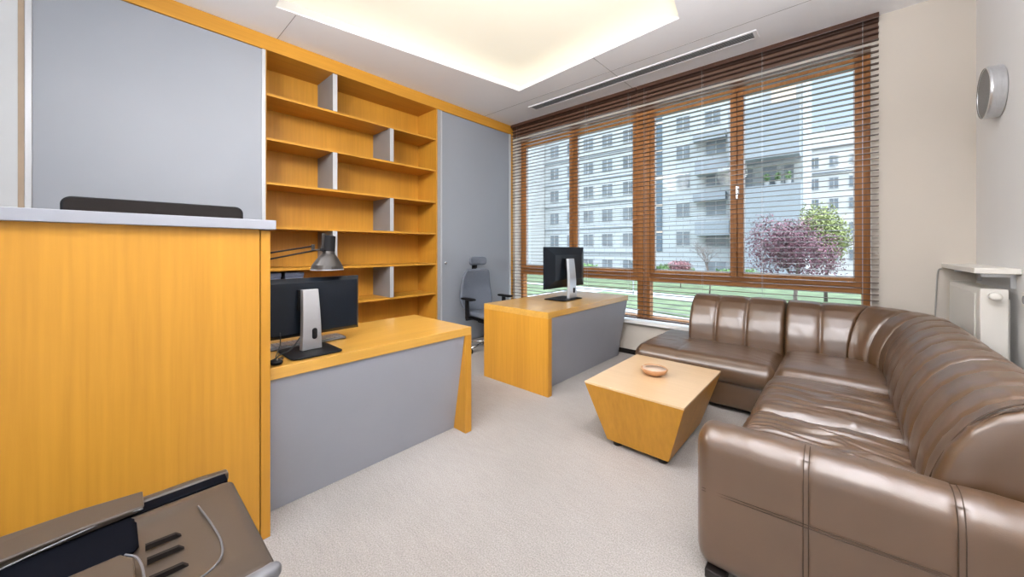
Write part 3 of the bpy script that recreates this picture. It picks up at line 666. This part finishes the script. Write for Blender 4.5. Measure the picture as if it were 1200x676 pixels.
# ============================================================ SOFA
sf = thing('corner_sofa', 'large brown leather corner sofa along the window and the right wall', 'sofa', (-0.1, 3.2, 0))
def ridg(x, y, z=0):
    return (1-abs(noise.noise(Vector((x, y, z)))*2))**2
def wrinkle_seat(seed, amp, lx=2.2, ly=16, x0=0, yref=0):
    """long creases running mostly across the seat"""
    def f(x, y):
        wx = x + 0.10*noise.noise(Vector((x*3, y*3, seed)))
        wy = y + 0.06*noise.noise(Vector((x*4, y*5, seed+5))) + 0.03*sin(x*6+seed)
        m = 0.5+0.9*noise.noise(Vector((x*2.2, y*2.6, seed+9)))
        m = min(1, max(0.08, m+0.25))
        a = ridg(wx*lx, wy*ly, seed)*0.7 + ridg(wx*lx*2, wy*ly*2.1, seed+3)*0.3
        return amp*m*(a-0.45)
    return f
def seat(x0, x1, y0, y1, z0, z1, crown, seed, amp, r=(0.06, 0.085, 0.08), n=(70, 70, 10), seams=(), lx=2.2, ly=16, sag=0):
    wf = wrinkle_seat(seed, amp, lx, ly)
    def fn(p, u):
        c = (1-(2*u.x-1)**4)*(1-(2*u.y-1)**4)
        if u.z > 0.5:
            k = (u.z-0.5)*2
            dz = crown*c - sag*c*c
            dz += wf(p.x, p.y)*min(1, c*2.5+0.25)
            for ax, pos, d in seams:
                dist = (p.x if ax == 'x' else p.y)-pos
                dz -= d*math.exp(-(dist/0.012)**2)+d*0.6*math.exp(-(dist/0.05)**2)
            p = p+Vector((0, 0, dz*k))
        # bulging sides
        b = sin(pi*u.z)*0.012
        if u.x in (0.0, 1.0): p = p+Vector((b*(1 if u.x else -1)+0.3*wf(p.y*1.5, p.z*1.2), 0, 0))
        if u.y in (0.0, 1.0): p = p+Vector((0, (b*(1 if u.y else -1)+0.3*wf(p.x*0.6, p.z*2)) * (0.3 if amp > 0.008 else 1), 0))
        return p
    return rbox((x0, y0, z0), (x1, y1, z1), r, n, fn)
# bases
obj('base', rbox((-1.37, 3.32, 0.035), (-0.34, 4.16, 0.245), 0.02, (30, 10, 10), lambda p, u: p+Vector((0, 0.006*noise.noise(p*4) if u.y == 0 else 0, 0))), M['leather'], sf, smooth=True)
obj('base', rbox((-0.335, 1.76, 0.035), (0.57, 4.16, 0.245), 0.02, (10, 30, 10)), M['leather'], sf, smooth=True)
# seats
obj('seat_cushion', seat(-1.425, -0.362, 3.255, 4.18, 0.225, 0.425, 0.018, 3, 0.006, n=(90, 70, 12), seams=(('x', -1.06, 0.004),), ly=7, lx=3.5), M['leather'], sf, smooth=True)
obj('seat_cushion', seat(-0.360, 0.30, 3.178, 4.05, 0.225, 0.446, 0.026, 8, 0.005, n=(60, 70, 12), ly=7, lx=3), M['leather'], sf, smooth=True)
obj('seat_cushion', seat(-0.385, 0.30, 2.432, 3.180, 0.225, 0.412, 0.040, 21, 0.024, n=(110, 130, 12), ly=11, lx=1.8), M['leather'], sf, smooth=True)
obj('seat_cushion', seat(-0.385, 0.30, 1.752, 2.436, 0.225, 0.412, 0.040, 37, 0.036, n=(110, 130, 12), ly=11, lx=1.8), M['leather'], sf, smooth=True)
# seat stitching near the front edges
def stitch(pts, r=0.0022, nm='seam_stitching'): obj(nm, tube(pts, r, n=5), M['stitch'], sf, smooth=True)

# back path: inner foot line, outer line
def lerp(a, b, t): return a+(b-a)*t
def path(s):
    """s in metres along the back: 0 chaise end .. ; returns inner and outer points"""
    # straight along the window
    L1 = 1.12; LC = 0.80
    R_in = 0.30
    if s <= L1:
        x = -1.115+s
        return Vector((x, 3.79, 0)), Vector((x, 4.175, 0))
    if s <= L1+LC:
        t = (s-L1)/LC; a = t*pi/2
        cx, cy = -0.015, 3.50
        # inner arc
        pin = Vector((0.005+0.205*sin(a), 3.49+0.30*cos(a), 0))
        e = 2/2.6
        a = (t**0.68)*pi/2
        pout = Vector((0.005+0.575*(sin(a)**e if a > 0 else 0), 3.49+0.685*(max(cos(a), 0)**e), 0))
        return pin, pout
    y = 3.49-(s-L1-LC)
    return Vector((0.21, y, 0)), Vector((0.580, y, 0))
PROF = [(0.02, 0.36), (0.00, 0.43), (0.00, 0.50), (0.035, 0.58), (0.10, 0.665), (0.19, 0.745), (0.30, 0.805), (0.43, 0.842), (0.57, 0.853),
        (0.72, 0.845), (0.85, 0.815), (0.94, 0.765), (0.99, 0.69), (1.0, 0.55), (1.0, 0.30), (1.0, 0.06), (0.5, 0.06), (0.15, 0.20)]
PROF = [((f*1.2 if f < 0.57 else 0.684+(f-0.57)*0.316/0.43), z) for f, z in PROF]
def backpiece(s0, s1, chans, seed, amp=0.006, rnd0=0.035, rnd1=0.035, hs=0, steps=None):
    bm = bmesh.new(); n = steps or int((s1-s0)/0.010)
    # resample profile
    prof = []
    for i in range(len(PROF)):
        a = PROF[i]; b = PROF[(i+1) % len(PROF)]
        k = 5 if i < 12 else 3
        for j in range(k): prof.append((lerp(a[0], b[0], j/k), lerp(a[1], b[1], j/k)))
    cen = (0.62, 0.45); rings = []
    for i in range(n+1):
        s = s0+(s1-s0)*i/n
        pin, pout = path(s)
        d = 0.0
        for c, w_, a_ in chans: d += a_*(math.exp(-((s-c)/w_)**2)*0.6+math.exp(-((s-c)/(w_*4))**2)*0.4)
        e0 = (s-s0)/rnd0 if rnd0 else 9; e1 = (s1-s)/rnd1 if rnd1 else 9
        for e, rr in ((e0, rnd0), (e1, rnd1)):
            if e < 1: d += 0.9*rr*(1-math.sqrt(max(0, 1-(1-e)**2)))
        ring = []
        wdt = (pout-pin).length
        for (f, z) in prof:
            P = pin.lerp(pout, f)
            # outward direction in the section plane
            v = Vector(((f-cen[0])*wdt, z-cen[1])); vl = v.length or 1
            disp = -d*(1.0 if f < 0.97 else 0.15)
            if z > 0.40 and f < 0.9:
                disp += amp*0.30*(ridg(s*9+seed+z*5, z*1.2+f*1.5, seed)*0.9-0.35) + amp*0.5*noise.noise(Vector((s*3.5, z*3+f*2, seed)))
                disp += amp*0.9*max(0, noise.noise(Vector((s*1.7, z*2, seed+4))))*ridg(s*7+z*16, z*3-s*2, seed+2)
                up = (z-0.40)/0.45
                disp += 0.012*sin(pi*min(1, max(0, up)))
            if z < 0.10: disp = 0
            P = P + (pout-pin).normalized()*(v.x/vl*disp)
            ring.append(bm.verts.new((P.x, P.y, z+hs+v.y/vl*disp)))
        rings.append(ring)
    m = len(prof)
    for A, B in zip(rings, rings[1:]):
        for k in range(m): bm.faces.new((A[k], A[(k+1) % m], B[(k+1) % m], B[k]))
    for R in (rings[0], rings[-1]):
        c = bm.verts.new(sum((v.co for v in R), Vector())/m)
        mid = [bm.verts.new(v.co.lerp(c.co, 0.35)) for v in R]
        for k in range(m):
            bm.faces.new((R[k], R[(k+1) % m], mid[(k+1) % m], mid[k])); bm.faces.new((mid[k], mid[(k+1) % m], c))
    return bm
W = 0.009
obj('back_cushion', backpiece(0.0, 0.750, [(0.235, W, 0.022), (0.475, W, 0.022)], 2, 0.007), M['leather'], sf, smooth=True)
obj('back_cushion', backpiece(0.756, 1.185, [(0.985, W, 0.022)], 5, 0.006, rnd1=0.02), M['leather'], sf, smooth=True)
obj('back_cushion', backpiece(1.188, 1.90, [(1.46, W, 0.024), (1.68, W, 0.020)], 11, 0.006, rnd0=0.02), M['leather'], sf, smooth=True)
S2 = 1.92+3.49
s_of = lambda y: 1.92+3.49-y
obj('back_cushion', backpiece(1.903, s_of(2.44), [(s_of(3.30), W, 0.022), (s_of(3.08), W, 0.026), (s_of(2.87), W, 0.022), (s_of(2.66), W, 0.028)], 17, 0.009, rnd0=0.03, rnd1=0.04), M['leather'], sf, smooth=True)
obj('back_cushion', backpiece(s_of(2.437), s_of(1.745), [(s_of(2.26), W, 0.024), (s_of(2.06), W, 0.024), (s_of(1.90), W, 0.020)], 29, 0.009, rnd0=0.04, rnd1=0.03), M['leather'], sf, smooth=True)
# stitching around the near end of the back
for dy in (0.0, 0.014):
    pts = []
    for f, z in PROF[1:12]:
        pin, pout = path(s_of(1.775+dy)); P = pin.lerp(pout, f); v = Vector(((f-0.62)*0.37, z-0.45)).normalized()
        e = 0.000 if dy == 0 else 0.006
        pts.append((P.x+v.x*(e+0.003), 1.772+dy, z+v.y*(e+0.003)))
    stitch(curve_pts(pts, 60), 0.0026)
# armrest
def armf(p, u):
    x = p.x
    d = 0
    for c in (-0.09, 0.245): d += 0.004*math.exp(-((x-c)/0.010)**2)
    if u.y == 0: p = p+Vector((0, d+0.006*sin(pi*u.z)*-1, 0))
    if u.z > 0.8:
        k = (p.x+0.42)/1.15
        p = p+Vector((0, 0, -d+0.012*sin(pi*min(1, k))+0.004*noise.noise(Vector((x*7, p.y*9, 1)))+0.003*noise.noise(Vector((x*18, p.y*18, 3)))))
    if u.y > 0.9: p = p+Vector((0, 0.004*noise.noise(Vector((x*12, p.z*6, 2))), 0))
    return p
ar = obj('armrest', rbox((-0.442, 1.572, 0.035), (0.70, 1.748, 0.592), (0.055, 0.080, 0.080), (120, 26, 40), armf), M['leather'], sf, smooth=True)
def over_arm(x):
    """double line of stitches going up the outer face and over the arm"""
    for dx in (-0.007, 0.007):
        pts = [(x+dx, 1.568, 0.05), (x+dx, 1.564, 0.25), (x+dx, 1.567, 0.50)]
        for a in range(0, 91, 15):
            pts.append((x+dx, 1.652-0.080*cos(radians(a)), 0.518+0.080*sin(radians(a))+0.004*sin(radians(a))))
        pts.append((x+dx, 1.70, 0.597))
        stitch(pts, 0.0014, 'arm_stitching')
over_arm(-0.09); over_arm(0.245)
stitch([(-0.41, 1.5685, 0.360), (-0.10, 1.562, 0.378), (0.25, 1.5635, 0.395), (0.66, 1.568, 0.42)], 0.0013, 'arm_stitching')
stitch([(-0.41, 1.5685, 0.350), (-0.10, 1.562, 0.368), (0.25, 1.5635, 0.385), (0.66, 1.568, 0.41)], 0.0013, 'arm_stitching')
for x, y in ((-1.30, 3.38), (-0.42, 3.40), (-0.37, 1.62), (0.62, 1.66), (-1.30, 4.15)):
    obj('foot', box(x-0.035, x+0.035, y-0.035, y+0.035, 0, 0.0345), M['foot'], sf, bevel=0.003)

# ============================================================ OFFICE CHAIR
ch = thing('office_chair', 'grey fabric swivel office chair with headrest behind the far desk', 'chair', (-3.43, 3.31, 0), radians(-8))
def L(n, bm, m, p=ch, **k): return obj(n, bm, m, p, local=True, **k)
def backf(p, u):
    y = (u.y-0.5)
    nar = 1-0.26*max(0, (u.z-0.35)/0.65)**1.2-0.18*max(0, (0.25-u.z)/0.25)
    return Vector((p.x+0.10*y*y*4*0.35-0.05*sin(pi*u.z)-0.02*u.z, p.y*nar, p.z))
L('seat', rbox((-0.20, -0.25, 0.425), (0.27, 0.25, 0.50), (0.06, 0.07, 0.032), (16, 16, 6), lambda p, u: p+Vector((0, 0, 0.012*((u.y-0.5)**2)*4-0.02*max(0, u.x-0.8)*2))), M['chair_fab'], smooth=True)
L('seat_shell', rbox((-0.18, -0.22, 0.395), (0.24, 0.22, 0.424), (0.05, 0.05, 0.012), (8, 8, 3)), M['black'], smooth=True)
L('backrest', rbox((-0.285, -0.26, 0.47), (-0.215, 0.26, 1.035), (0.03, 0.07, 0.07), (6, 18, 22), backf), M['chair_fab'], smooth=True)
L('back_shell', rbox((-0.315, -0.20, 0.53), (-0.286, 0.20, 1.02), (0.012, 0.05, 0.05), (3, 12, 14), backf), M['black'], smooth=True)
L('back_bar', tube(curve_pts([(-0.10, 0, 0.40), (-0.30, 0, 0.42), (-0.36, 0, 0.58), (-0.345, 0, 0.90)], 14), 0.02), M['black'], smooth=True)
hr = L('headrest', rbox((-0.30, -0.135, 1.085), (-0.225, 0.135, 1.20), (0.03, 0.045, 0.045), (6, 12, 8), lambda p, u: p+Vector((0.10*(u.y-0.5)**2*1.5, 0, 0))), M['chair_fab'], smooth=True)
L('headrest_post', boxes([(-0.335, -0.305, -0.028, 0.028, 0.95, 1.18), (-0.32, -0.285, -0.03, 0.03, 1.04, 1.13)]), M['black'], bevel=0.005)
for s in (-1, 1):
    L('armrest_post', boxes([(-0.06, -0.01, s*0.295-0.016, s*0.295+0.016, 0.42, 0.655), (-0.05, -0.02, min(s*0.20, s*0.311), max(s*0.20, s*0.311), 0.400, 0.425)]), M['black'], bevel=0.005)
    L('armrest_pad', rbox((-0.14, s*0.295-0.045, 0.656), (0.12, s*0.295+0.045, 0.685), (0.03, 0.03, 0.012), (8, 6, 3)), M['black'], smooth=True)
L('tilt_mechanism', box(-0.12, 0.12, -0.08, 0.08, 0.335, 0.394), M['black'], bevel=0.01)
L('gas_column', lathe([(0.028, 0.10), (0.028, 0.24), (0.018, 0.245), (0.018, 0.334)], (0, 0, 0), 20), M['black'])
L('base_hub', lathe([(0.045, 0.06), (0.045, 0.10), (0.035, 0.115)], (0, 0, 0), 24), M['chrome'])
for k in range(5):
    a = radians(-80+72*k); c, s = cos(a), sin(a)
    L('base_leg', tube([(0.04*c, 0.04*s, 0.090), (0.17*c, 0.17*s, 0.083), (0.295*c, 0.295*s, 0.068)], 0.016, radii=[0.02, 0.017, 0.012]), M['chrome'], smooth=True)
    bm = bmesh.new()
    for o_ in (-0.014, 0.014):
        lathe([(0.010, o_-0.009), (0.026, o_-0.008), (0.028, o_), (0.026, o_+0.008), (0.010, o_+0.009)], (0, 0, 0), 18, 'y', bm)
    box(-0.008, 0.008, -0.006, 0.006, 0.0, 0.036, bm)
    bmesh.ops.rotate(bm, verts=bm.verts, cent=(0, 0, 0), matrix=Matrix.Rotation(a+0.6, 3, 'Z'))
    bmesh.ops.translate(bm, verts=bm.verts, vec=(0.30*c, 0.30*s, 0.028))
    L('caster', bm, M['black'])

# ============================================================ RIGHT WALL: radiator, shelf, round fitting
rd = thing('radiator', 'white panel radiator on the right wall behind the sofa corner', 'radiator', (0.65, 3.9, 0.13))
obj('front_panel', box(0.60, 0.612, 3.44, 4.235, 0.50, 1.066), M['radiator'], rd, bevel=0.004)
obj('rear_panel', box(0.690, 0.702, 3.44, 4.235, 0.50, 1.066), M['radiator'], rd, bevel=0.004)
obj('end_cover', box(0.600, 0.702, 3.425, 3.4395, 0.50, 1.070), M['radiator'], rd, bevel=0.004)
obj('end_cover', box(0.600, 0.702, 4.2355, 4.250, 0.50, 1.070), M['radiator'], rd, bevel=0.004)
bm = boxes([(0.613, 0.689, 3.44, 4.235, 1.060, 1.0655)])
obj('top_grille', bm, M['radiator'], rd)
obj('raised_front', box(0.594, 0.5998, 3.52, 4.20, 0.53, 1.035), M['radiator'], rd, bevel=0.004)
obj('wall_bracket', box(0.7025, XR-0.0005, 3.60, 3.64, 0.55, 1.0), M['radiator'], rd)
obj('wall_bracket', box(0.7025, XR-0.0005, 4.05, 4.09, 0.55, 1.0), M['radiator'], rd)
obj('thermostat_valve', lathe([(0.014, 0.0), (0.016, -0.020), (0.022, -0.022), (0.024, -0.060), (0.022, -0.075), (0.012, -0.080)], (0.645, 3.424, 1.030), 24, 'y'), M['radiator'], rd, smooth=True)
obj('supply_pipe', tube([(0.725, 3.43, 0.0), (0.725, 3.43, 0.42), (0.69, 3.47, 0.46), (0.66, 3.50, 0.499)], 0.008), M['radiator'], rd, smooth=True)
sh = thing('wall_shelf', 'thin white shelf fixed to the right wall above the radiator', 'shelf', (0.66, 3.9, 1.16))
obj('shelf_board', box(0.575, XR-0.0005, 3.41, YW-0.001, 1.158, 1.190), M['radiator'], sh, bevel=0.004)
for y in (3.50, 4.20): obj('shelf_bracket', boxes([(0.62, XR-0.0005, y, y+0.02, 1.135, 1.1575), (XR-0.02, XR-0.0005, y, y+0.02, 1.072, 1.135)]), M['alu'], sh)
cb = obj('wall_cable', tube(curve_pts([(0.575, 4.338, 1.150), (0.555, 4.340, 1.13), (0.548, 4.342, 1.00), (0.542, 4.342, 0.80), (0.54, 4.342, 0.50), (0.54, 4.342, 0.30)], 24), 0.004), M['cable'], smooth=True)
tag(cb, 'thin grey cable hanging down the wall from the shelf corner behind the sofa', 'cable')
sk = thing('wall_socket', 'small white socket on the right wall beside the radiator valve', 'socket', (XR-0.01, 3.30, 1.05))
obj('socket_plate', box(XR-0.012, XR-0.0005, 3.29, 3.37, 0.985, 1.065), M['radiator'], sk, bevel=0.003)
obj('socket_well', lathe([(0.022, 0), (0.022, 0.002)], (XR-0.0145, 3.33, 1.025), 20, 'x'), M['seam'], sk)
wc = thing('round_wall_speaker', 'round brushed metal drum fitting mounted high on the right wall', 'wall speaker', (XR-0.03, 3.78, 2.30))
RC = (XR-0.0005, 3.785, 2.302)
obj('metal_drum', lathe([(0.150, 0.0), (0.160, -0.004), (0.164, -0.058), (0.160, -0.066), (0.154, -0.068), (0.152, -0.062)], RC, 56, 'x'), M['alu'], wc)
obj('front_disc', lathe([(0.151, -0.0625), (0.151, -0.0645)], RC, 56, 'x'), mat('grey_woven_metal_mesh', (0.20, 0.19, 0.18, 1), 0.6, metal=0.0, noise_amt=0.2, nscale=(150,150,150)), wc)
obj('rim_ring', lathe([(0.1575, -0.0665), (0.1575, -0.070), (0.1530, -0.070), (0.1530, -0.0665), (0.1575, -0.0665)], RC, 56, 'x', cap=False), M['chrome'], wc)

# ============================================================ OUTSIDE
GZ = -1.6
struct('ground', box(-80, 60, YW+0.35, 110, GZ-0.3, GZ), M['path'])
def lawn(poly, lb):
    o = obj('lawn', prism(poly, GZ+0.002, GZ+0.06), M['grass']); o['kind'] = 'stuff'; o['label'] = lb; o['category'] = 'lawn'; return o
lawn([(-9.5, 12.0), (-2.0, 10.5), (4, 11), (4, 13.3), (-3.5, 14.2), (-9.5, 15.6)], 'near strip of lawn outside beyond the lower window panes')
lawn([(-12, 17.8), (-3.0, 16.0), (4, 16.2), (6, 20), (-6.0, 21.2), (-12, 22.5)], 'middle strip of lawn between the two pale paths outside')
lawn([(-30, 24.5), (-12, 24.8), (6, 22.8), (10, 36.8), (-30, 36.8)], 'far lawn in front of the pale apartment block')
lawn([(-32, 10.0), (-14.5, 10.5), (-14.5, 22.8), (-32, 23.0)], 'side lawn seen through the lower left window pane')

def facade_window(parent, x, y, z, w_, h, lights=2):
    """framed window standing in the facade plane that faces -y"""
    t = 0.07
    bm = boxes([(x-w_/2, x+w_/2, y-0.05, y+0.02, z-h/2, z-h/2+t), (x-w_/2, x+w_/2, y-0.05, y+0.02, z+h/2-t, z+h/2),
                (x-w_/2, x-w_/2+t, y-0.05, y+0.02, z-h/2+t, z+h/2-t), (x+w_/2-t, x+w_/2, y-0.05, y+0.02, z-h/2+t, z+h/2-t)])
    for k in range(1, lights):
        c = x-w_/2+w_*k/lights; box(c-t/2, c+t/2, y-0.05, y+0.02, z-h/2+t, z+h/2-t, bm)
    f = obj('window', bm, M['winframe'], parent)
    obj('pane', box(x-w_/2+t, x+w_/2-t, y-0.02, y-0.01, z-h/2+t, z+h/2-t), M['pane'], f)
    return f
YA = 40.5
ab = thing('apartment_building', 'long pale stone-clad apartment block with rows of windows facing the office', 'building', (-18, 45, GZ))
obj('wall', box(-30.5, -2.5, YA, YA+12, GZ, 22.5), M['facade'], ab)
cols = [-28.9, -26.2, -23.7, -21.1, -18.4]
rows = [-0.7, 2.42, 5.42, 8.45, 11.5, 14.5, 17.5, 20.4]
for r_, z in enumerate(rows):
    for x in cols:
        facade_window(ab, x, YA, z, 1.45, 1.55)
    facade_window(ab, -12.4, YA, z, 1.45, 1.55)
    if z < 13: facade_window(ab, -9.3, YA, z, 1.9, 1.65)
    else: facade_window(ab, -9.6, YA, z, 1.5, 1.5)
for z in (3.55, 9.6):
    b = obj('balcony', box(-10.9, -7.9, YA-1.3, YA-0.06, z-0.9, z+0.45), M['facade_plain'], ab)
for z in (6.6, 12.6):
    obj('balcony', box(-11.2, -8.3, YA-0.9, YA-0.06, z-0.45, z+0.30), M['facade_plain'], ab)
obj('stairwell_glazing', box(-15.2, -14.55, YA-0.08, YA-0.005, 1.1, 21.5), M['stair_pane'], ab)
bm = bmesh.new()
for z in (3.1, 6.0, 9.0, 12.0, 15.0, 18.0): box(-15.25, -14.5, YA-0.12, YA-0.081, z, z+0.22, bm)
obj('stairwell_bands', bm, M['facade_terra'], ab)
bm = bmesh.new()
for z in (0.9, 3.95, 7.0, 10.0, 13.0, 16.0, 19.0): box(-30.5, -15.4, YA-0.10, YA-0.002, z-0.07, z+0.07, bm)
obj('string_course', bm, M['facade_plain'], ab)
# cantilevered plain bays at the right end
obj('lower_bay', box(-7.7, -2.55, YA-2.0, YA-0.001, GZ, 6.9), M['facade_plain'], ab)
obj('upper_bay', box(-7.7, -2.6, YA-2.6, YA-0.001, 9.2, 13.1), M['facade_plain'], ab)
obj('roof_storey', box(-4.6, -3.0, YA-1.4, YA-0.001, 13.8, 16.6), M['facade_terra'], ab)
for x, w_ in ((-6.6, 0.9), (-4.9, 1.2), (-3.5, 0.8)):
    f = facade_window(ab, x, YA, 7.95, w_, 1.9, 1)
obj('roof_parapet', box(-7.7, -2.6, YA-2.6, YA-2.45, 13.1, 13.6), M['facade_plain'], ab)
# terrace planters
for x in (-4.9, -4.1, -3.4):
    p = obj('terrace_plant', lathe([(0.18, 0), (0.22, 0.35)], (x, YA-1.7, 6.901), 12), M['winframe'], ab)
rng = random.Random(5)
def leaf_cloud(center, rad, n, size, rng, shell=0.35, bm=None):
    bm = bm or bmesh.new()
    for _ in range(n):
        v = Vector((rng.gauss(0,1), rng.gauss(0,1), rng.gauss(0,1))).normalized()
        r = shell+(1-shell)*rng.random()**0.5
        k = 0.78+0.35*noise.noise(v*2.3+Vector(center))
        p = Vector((center[0]+v.x*rad[0]*r*k, center[1]+v.y*rad[1]*r*k, center[2]+v.z*rad[2]*r*k))
        p.z = max(p.z, GZ+0.18)
        s = size*(0.6+0.8*rng.random())
        a = Vector((rng.gauss(0,1), rng.gauss(0,1), rng.gauss(0,1))).normalized(); b = a.cross(v+Vector((0.01, 0.02, 0.03))).normalized()
        try: bm.faces.new([bm.verts.new(p+q) for q in (a*s, b*s*0.5, -a*s, -b*s*0.5)])
        except ValueError: pass
    return bm
bm = bmesh.new()
for x in (-4.9, -4.1, -3.4): leaf_cloud((x, YA-1.7, 7.6), (0.35, 0.3, 0.5), 140, 0.09, rng, 0.2, bm)
obj('terrace_foliage', bm, M['leaf_grn'], ab, normals=False)

# left wing with balconies, nearer
lw = thing('balcony_block', 'pale block with stacked balconies seen through the leftmost window pane', 'building', (-34, 40, GZ))
obj('wall', box(-42, -30.6, 37.5, 50, GZ, 20), M['facade'], lw)
for z in (-0.6, 2.5, 5.6, 8.7, 11.8, 14.9):
    obj('balcony_slab', box(-40.5, -31.6, 36.2, 37.495, z+1.2, z+1.38), M['facade_white'], lw)
    obj('balcony_glass', box(-40.5, -31.6, 36.2, 36.25, z+1.381, z+2.3), M['glass'], lw)
    for x in (-38.8, -36.2, -33.6, -31.9):
        facade_window(lw, x, 37.5, z+0.1, 1.5 if x < -32 else 0.9, 1.9)
    obj('balcony_post', box(-35.15, -34.95, 36.26, 36.46, z-1.68 if z > 0 else GZ, z+1.199), M['facade_plain'], lw)

# far white building right
fb = thing('white_building', 'bright white building behind the garden trees seen at the right of the window', 'building', (3, 66, GZ))
obj('wall', box(-5, 16, 60, 72, GZ, 16.0), M['facade_white'], fb)
obj('roof_unit', box(-1.6, 0.9, 61, 65, 16.0, 16.9), M['facade_plain'], fb)
for z in (0.6, 3.9, 6.9, 9.5, 12.2):
    for x in (-2.6, -0.75, 1.2, 3.4, 5.6):
        facade_window(fb, x, 60, z, 0.9 if x < 0 else 1.2, 1.4)
bm = bmesh.new()
for z in (10.9, 14.0): box(-5, 16, 59.8, 59.995, z-0.08, z+0.08, bm)
obj('cornice', bm, M['facade_plain'], fb)

# ------------------------------------------------------------ trees and shrubs
def branches(bm, p, d, ln, r, depth, rng, spread=0.55, leafpts=None):
    q = p+d*ln; q.z = max(q.z, GZ+0.35)
    tube([p, p.lerp(q, 0.5)+Vector((rng.uniform(-1,1), rng.uniform(-1,1), 0))*ln*0.04, q], r, bm, 5, radii=[r, r*0.85, r*0.7])
    if depth == 0:
        if leafpts is not None: leafpts.append(q)
        return
    for k in range(3 if depth > 1 else 2):
        nd = (d+Vector((rng.gauss(0, spread), rng.gauss(0, spread), rng.gauss(0.1, spread*0.6)))).normalized()
        branches(bm, q if k else p.lerp(q, 0.75), nd, ln*rng.uniform(0.62, 0.82), r*0.6, depth-1, rng, spread, leafpts)
def tree(name, label, base, h, rad, m, seed, n, size, trunk=0.09, cat='tree', blobs=7):
    rng = random.Random(seed)
    t = thing(name, label, cat, base)
    bm = bmesh.new(); b = Vector(base)
    branches(bm, b, Vector((0.03, 0, 1)), h*0.32, trunk, 4, rng)
    obj('trunk', bm, M['bark'], t, smooth=True)
    bm = bmesh.new()
    cz = b.z+h-rad[2]
    for k in range(blobs):
        a = 2*pi*k/blobs; rr = 0.48 if k else 0
        c = (b.x+rad[0]*rr*cos(a), b.y+rad[1]*rr*sin(a), cz+rad[2]*(rng.uniform(-0.35, 0.4)))
        leaf_cloud(c, tuple(x*0.60 for x in rad), n//blobs, size, rng, 0.25, bm)
    obj('foliage', bm, m, t, normals=False)
    return t
tree('purple_maple', 'wide purple-red leaved tree on the lawn in front of the right window pane', (-1.50, 20.0, GZ+0.061), 4.95, (2.15, 1.6, 2.1), M['leaf_red'], 3, 8500, 0.055)
tree('yellow_green_tree', 'yellow-green conical tree standing behind the purple-red tree', (-0.65, 26.0, GZ+0.061), 6.4, (1.35, 1.3, 2.5), M['leaf_yel'], 8, 7500, 0.065)
tree('green_shrub', 'pale green shrub beside the purple-red tree at the right window edge', (1.5, 24.5, GZ+0.061), 3.8, (1.2, 1.0, 1.7), M['leaf_yel'], 18, 2500, 0.07, 0.05, 'shrub')
tree('pink_shrub', 'small pink-leaved shrub by the facade in the third window pane', (-8.9, 28.5, GZ+0.061), 2.3, (1.0, 0.8, 0.85), M['leaf_pink'], 12, 2600, 0.06, 0.04, 'shrub')
bt = thing('bare_tree', 'leafless thin branching tree in front of the apartment block', 'tree', (-6.1, 25.0, GZ+0.061))
bm = bmesh.new(); rg = random.Random(6); branches(bm, Vector((-6.1, 25.0, GZ+0.061)), Vector((0, 0, 1)), 1.25, 0.05, 5, rg, 0.5)
obj('bare_branches', bm, M['bark'], bt, smooth=True)
for i, (x, y, rx, h, lb) in enumerate([(-13.0, 38.6, 3.0, 1.4, 'low green hedge at the foot of the apartment block, left of the bare tree'), (-6.5, 35.5, 2.6, 1.3, 'low green hedge at the foot of the apartment block under the balconies'),
                            (-21.0, 34.0, 3.2, 1.5, 'low green hedge on the far lawn seen below the far monitor')]):
    t = thing('hedge', lb, 'hedge', (x, y, GZ+0.061)); rg = random.Random(40+i)
    obj('foliage', leaf_cloud((x, y, GZ+0.10+h*0.5), (rx, 0.9, h*0.5), 3500, 0.10, rg, 0.1), M['leaf_grn'], t, normals=False)
t = tree('leafy_tree', 'green leafy tree beside the balconies in the leftmost window pane', (-25.5, 28.5, GZ+0.061), 3.6, (1.6, 1.5, 1.5), M['leaf_yel'], 52, 3500, 0.08, 0.06)
lpst = thing('lamp_post', 'thin dark garden lamp post on the lawn beyond the lower panes', 'lamp post', (-9.6, 21.8, GZ+0.061))
obj('post', lathe([(0.06, 0), (0.045, 0.3), (0.035, 2.0)], (-9.6, 21.8, GZ+0.061), 12), M['winframe'], lpst)
obj('lantern', lathe([(0.10, 2.001), (0.16, 2.12), (0.14, 2.2), (0.03, 2.25)], (-9.6, 21.8, GZ+0.061), 16), M['winframe'], lpst)
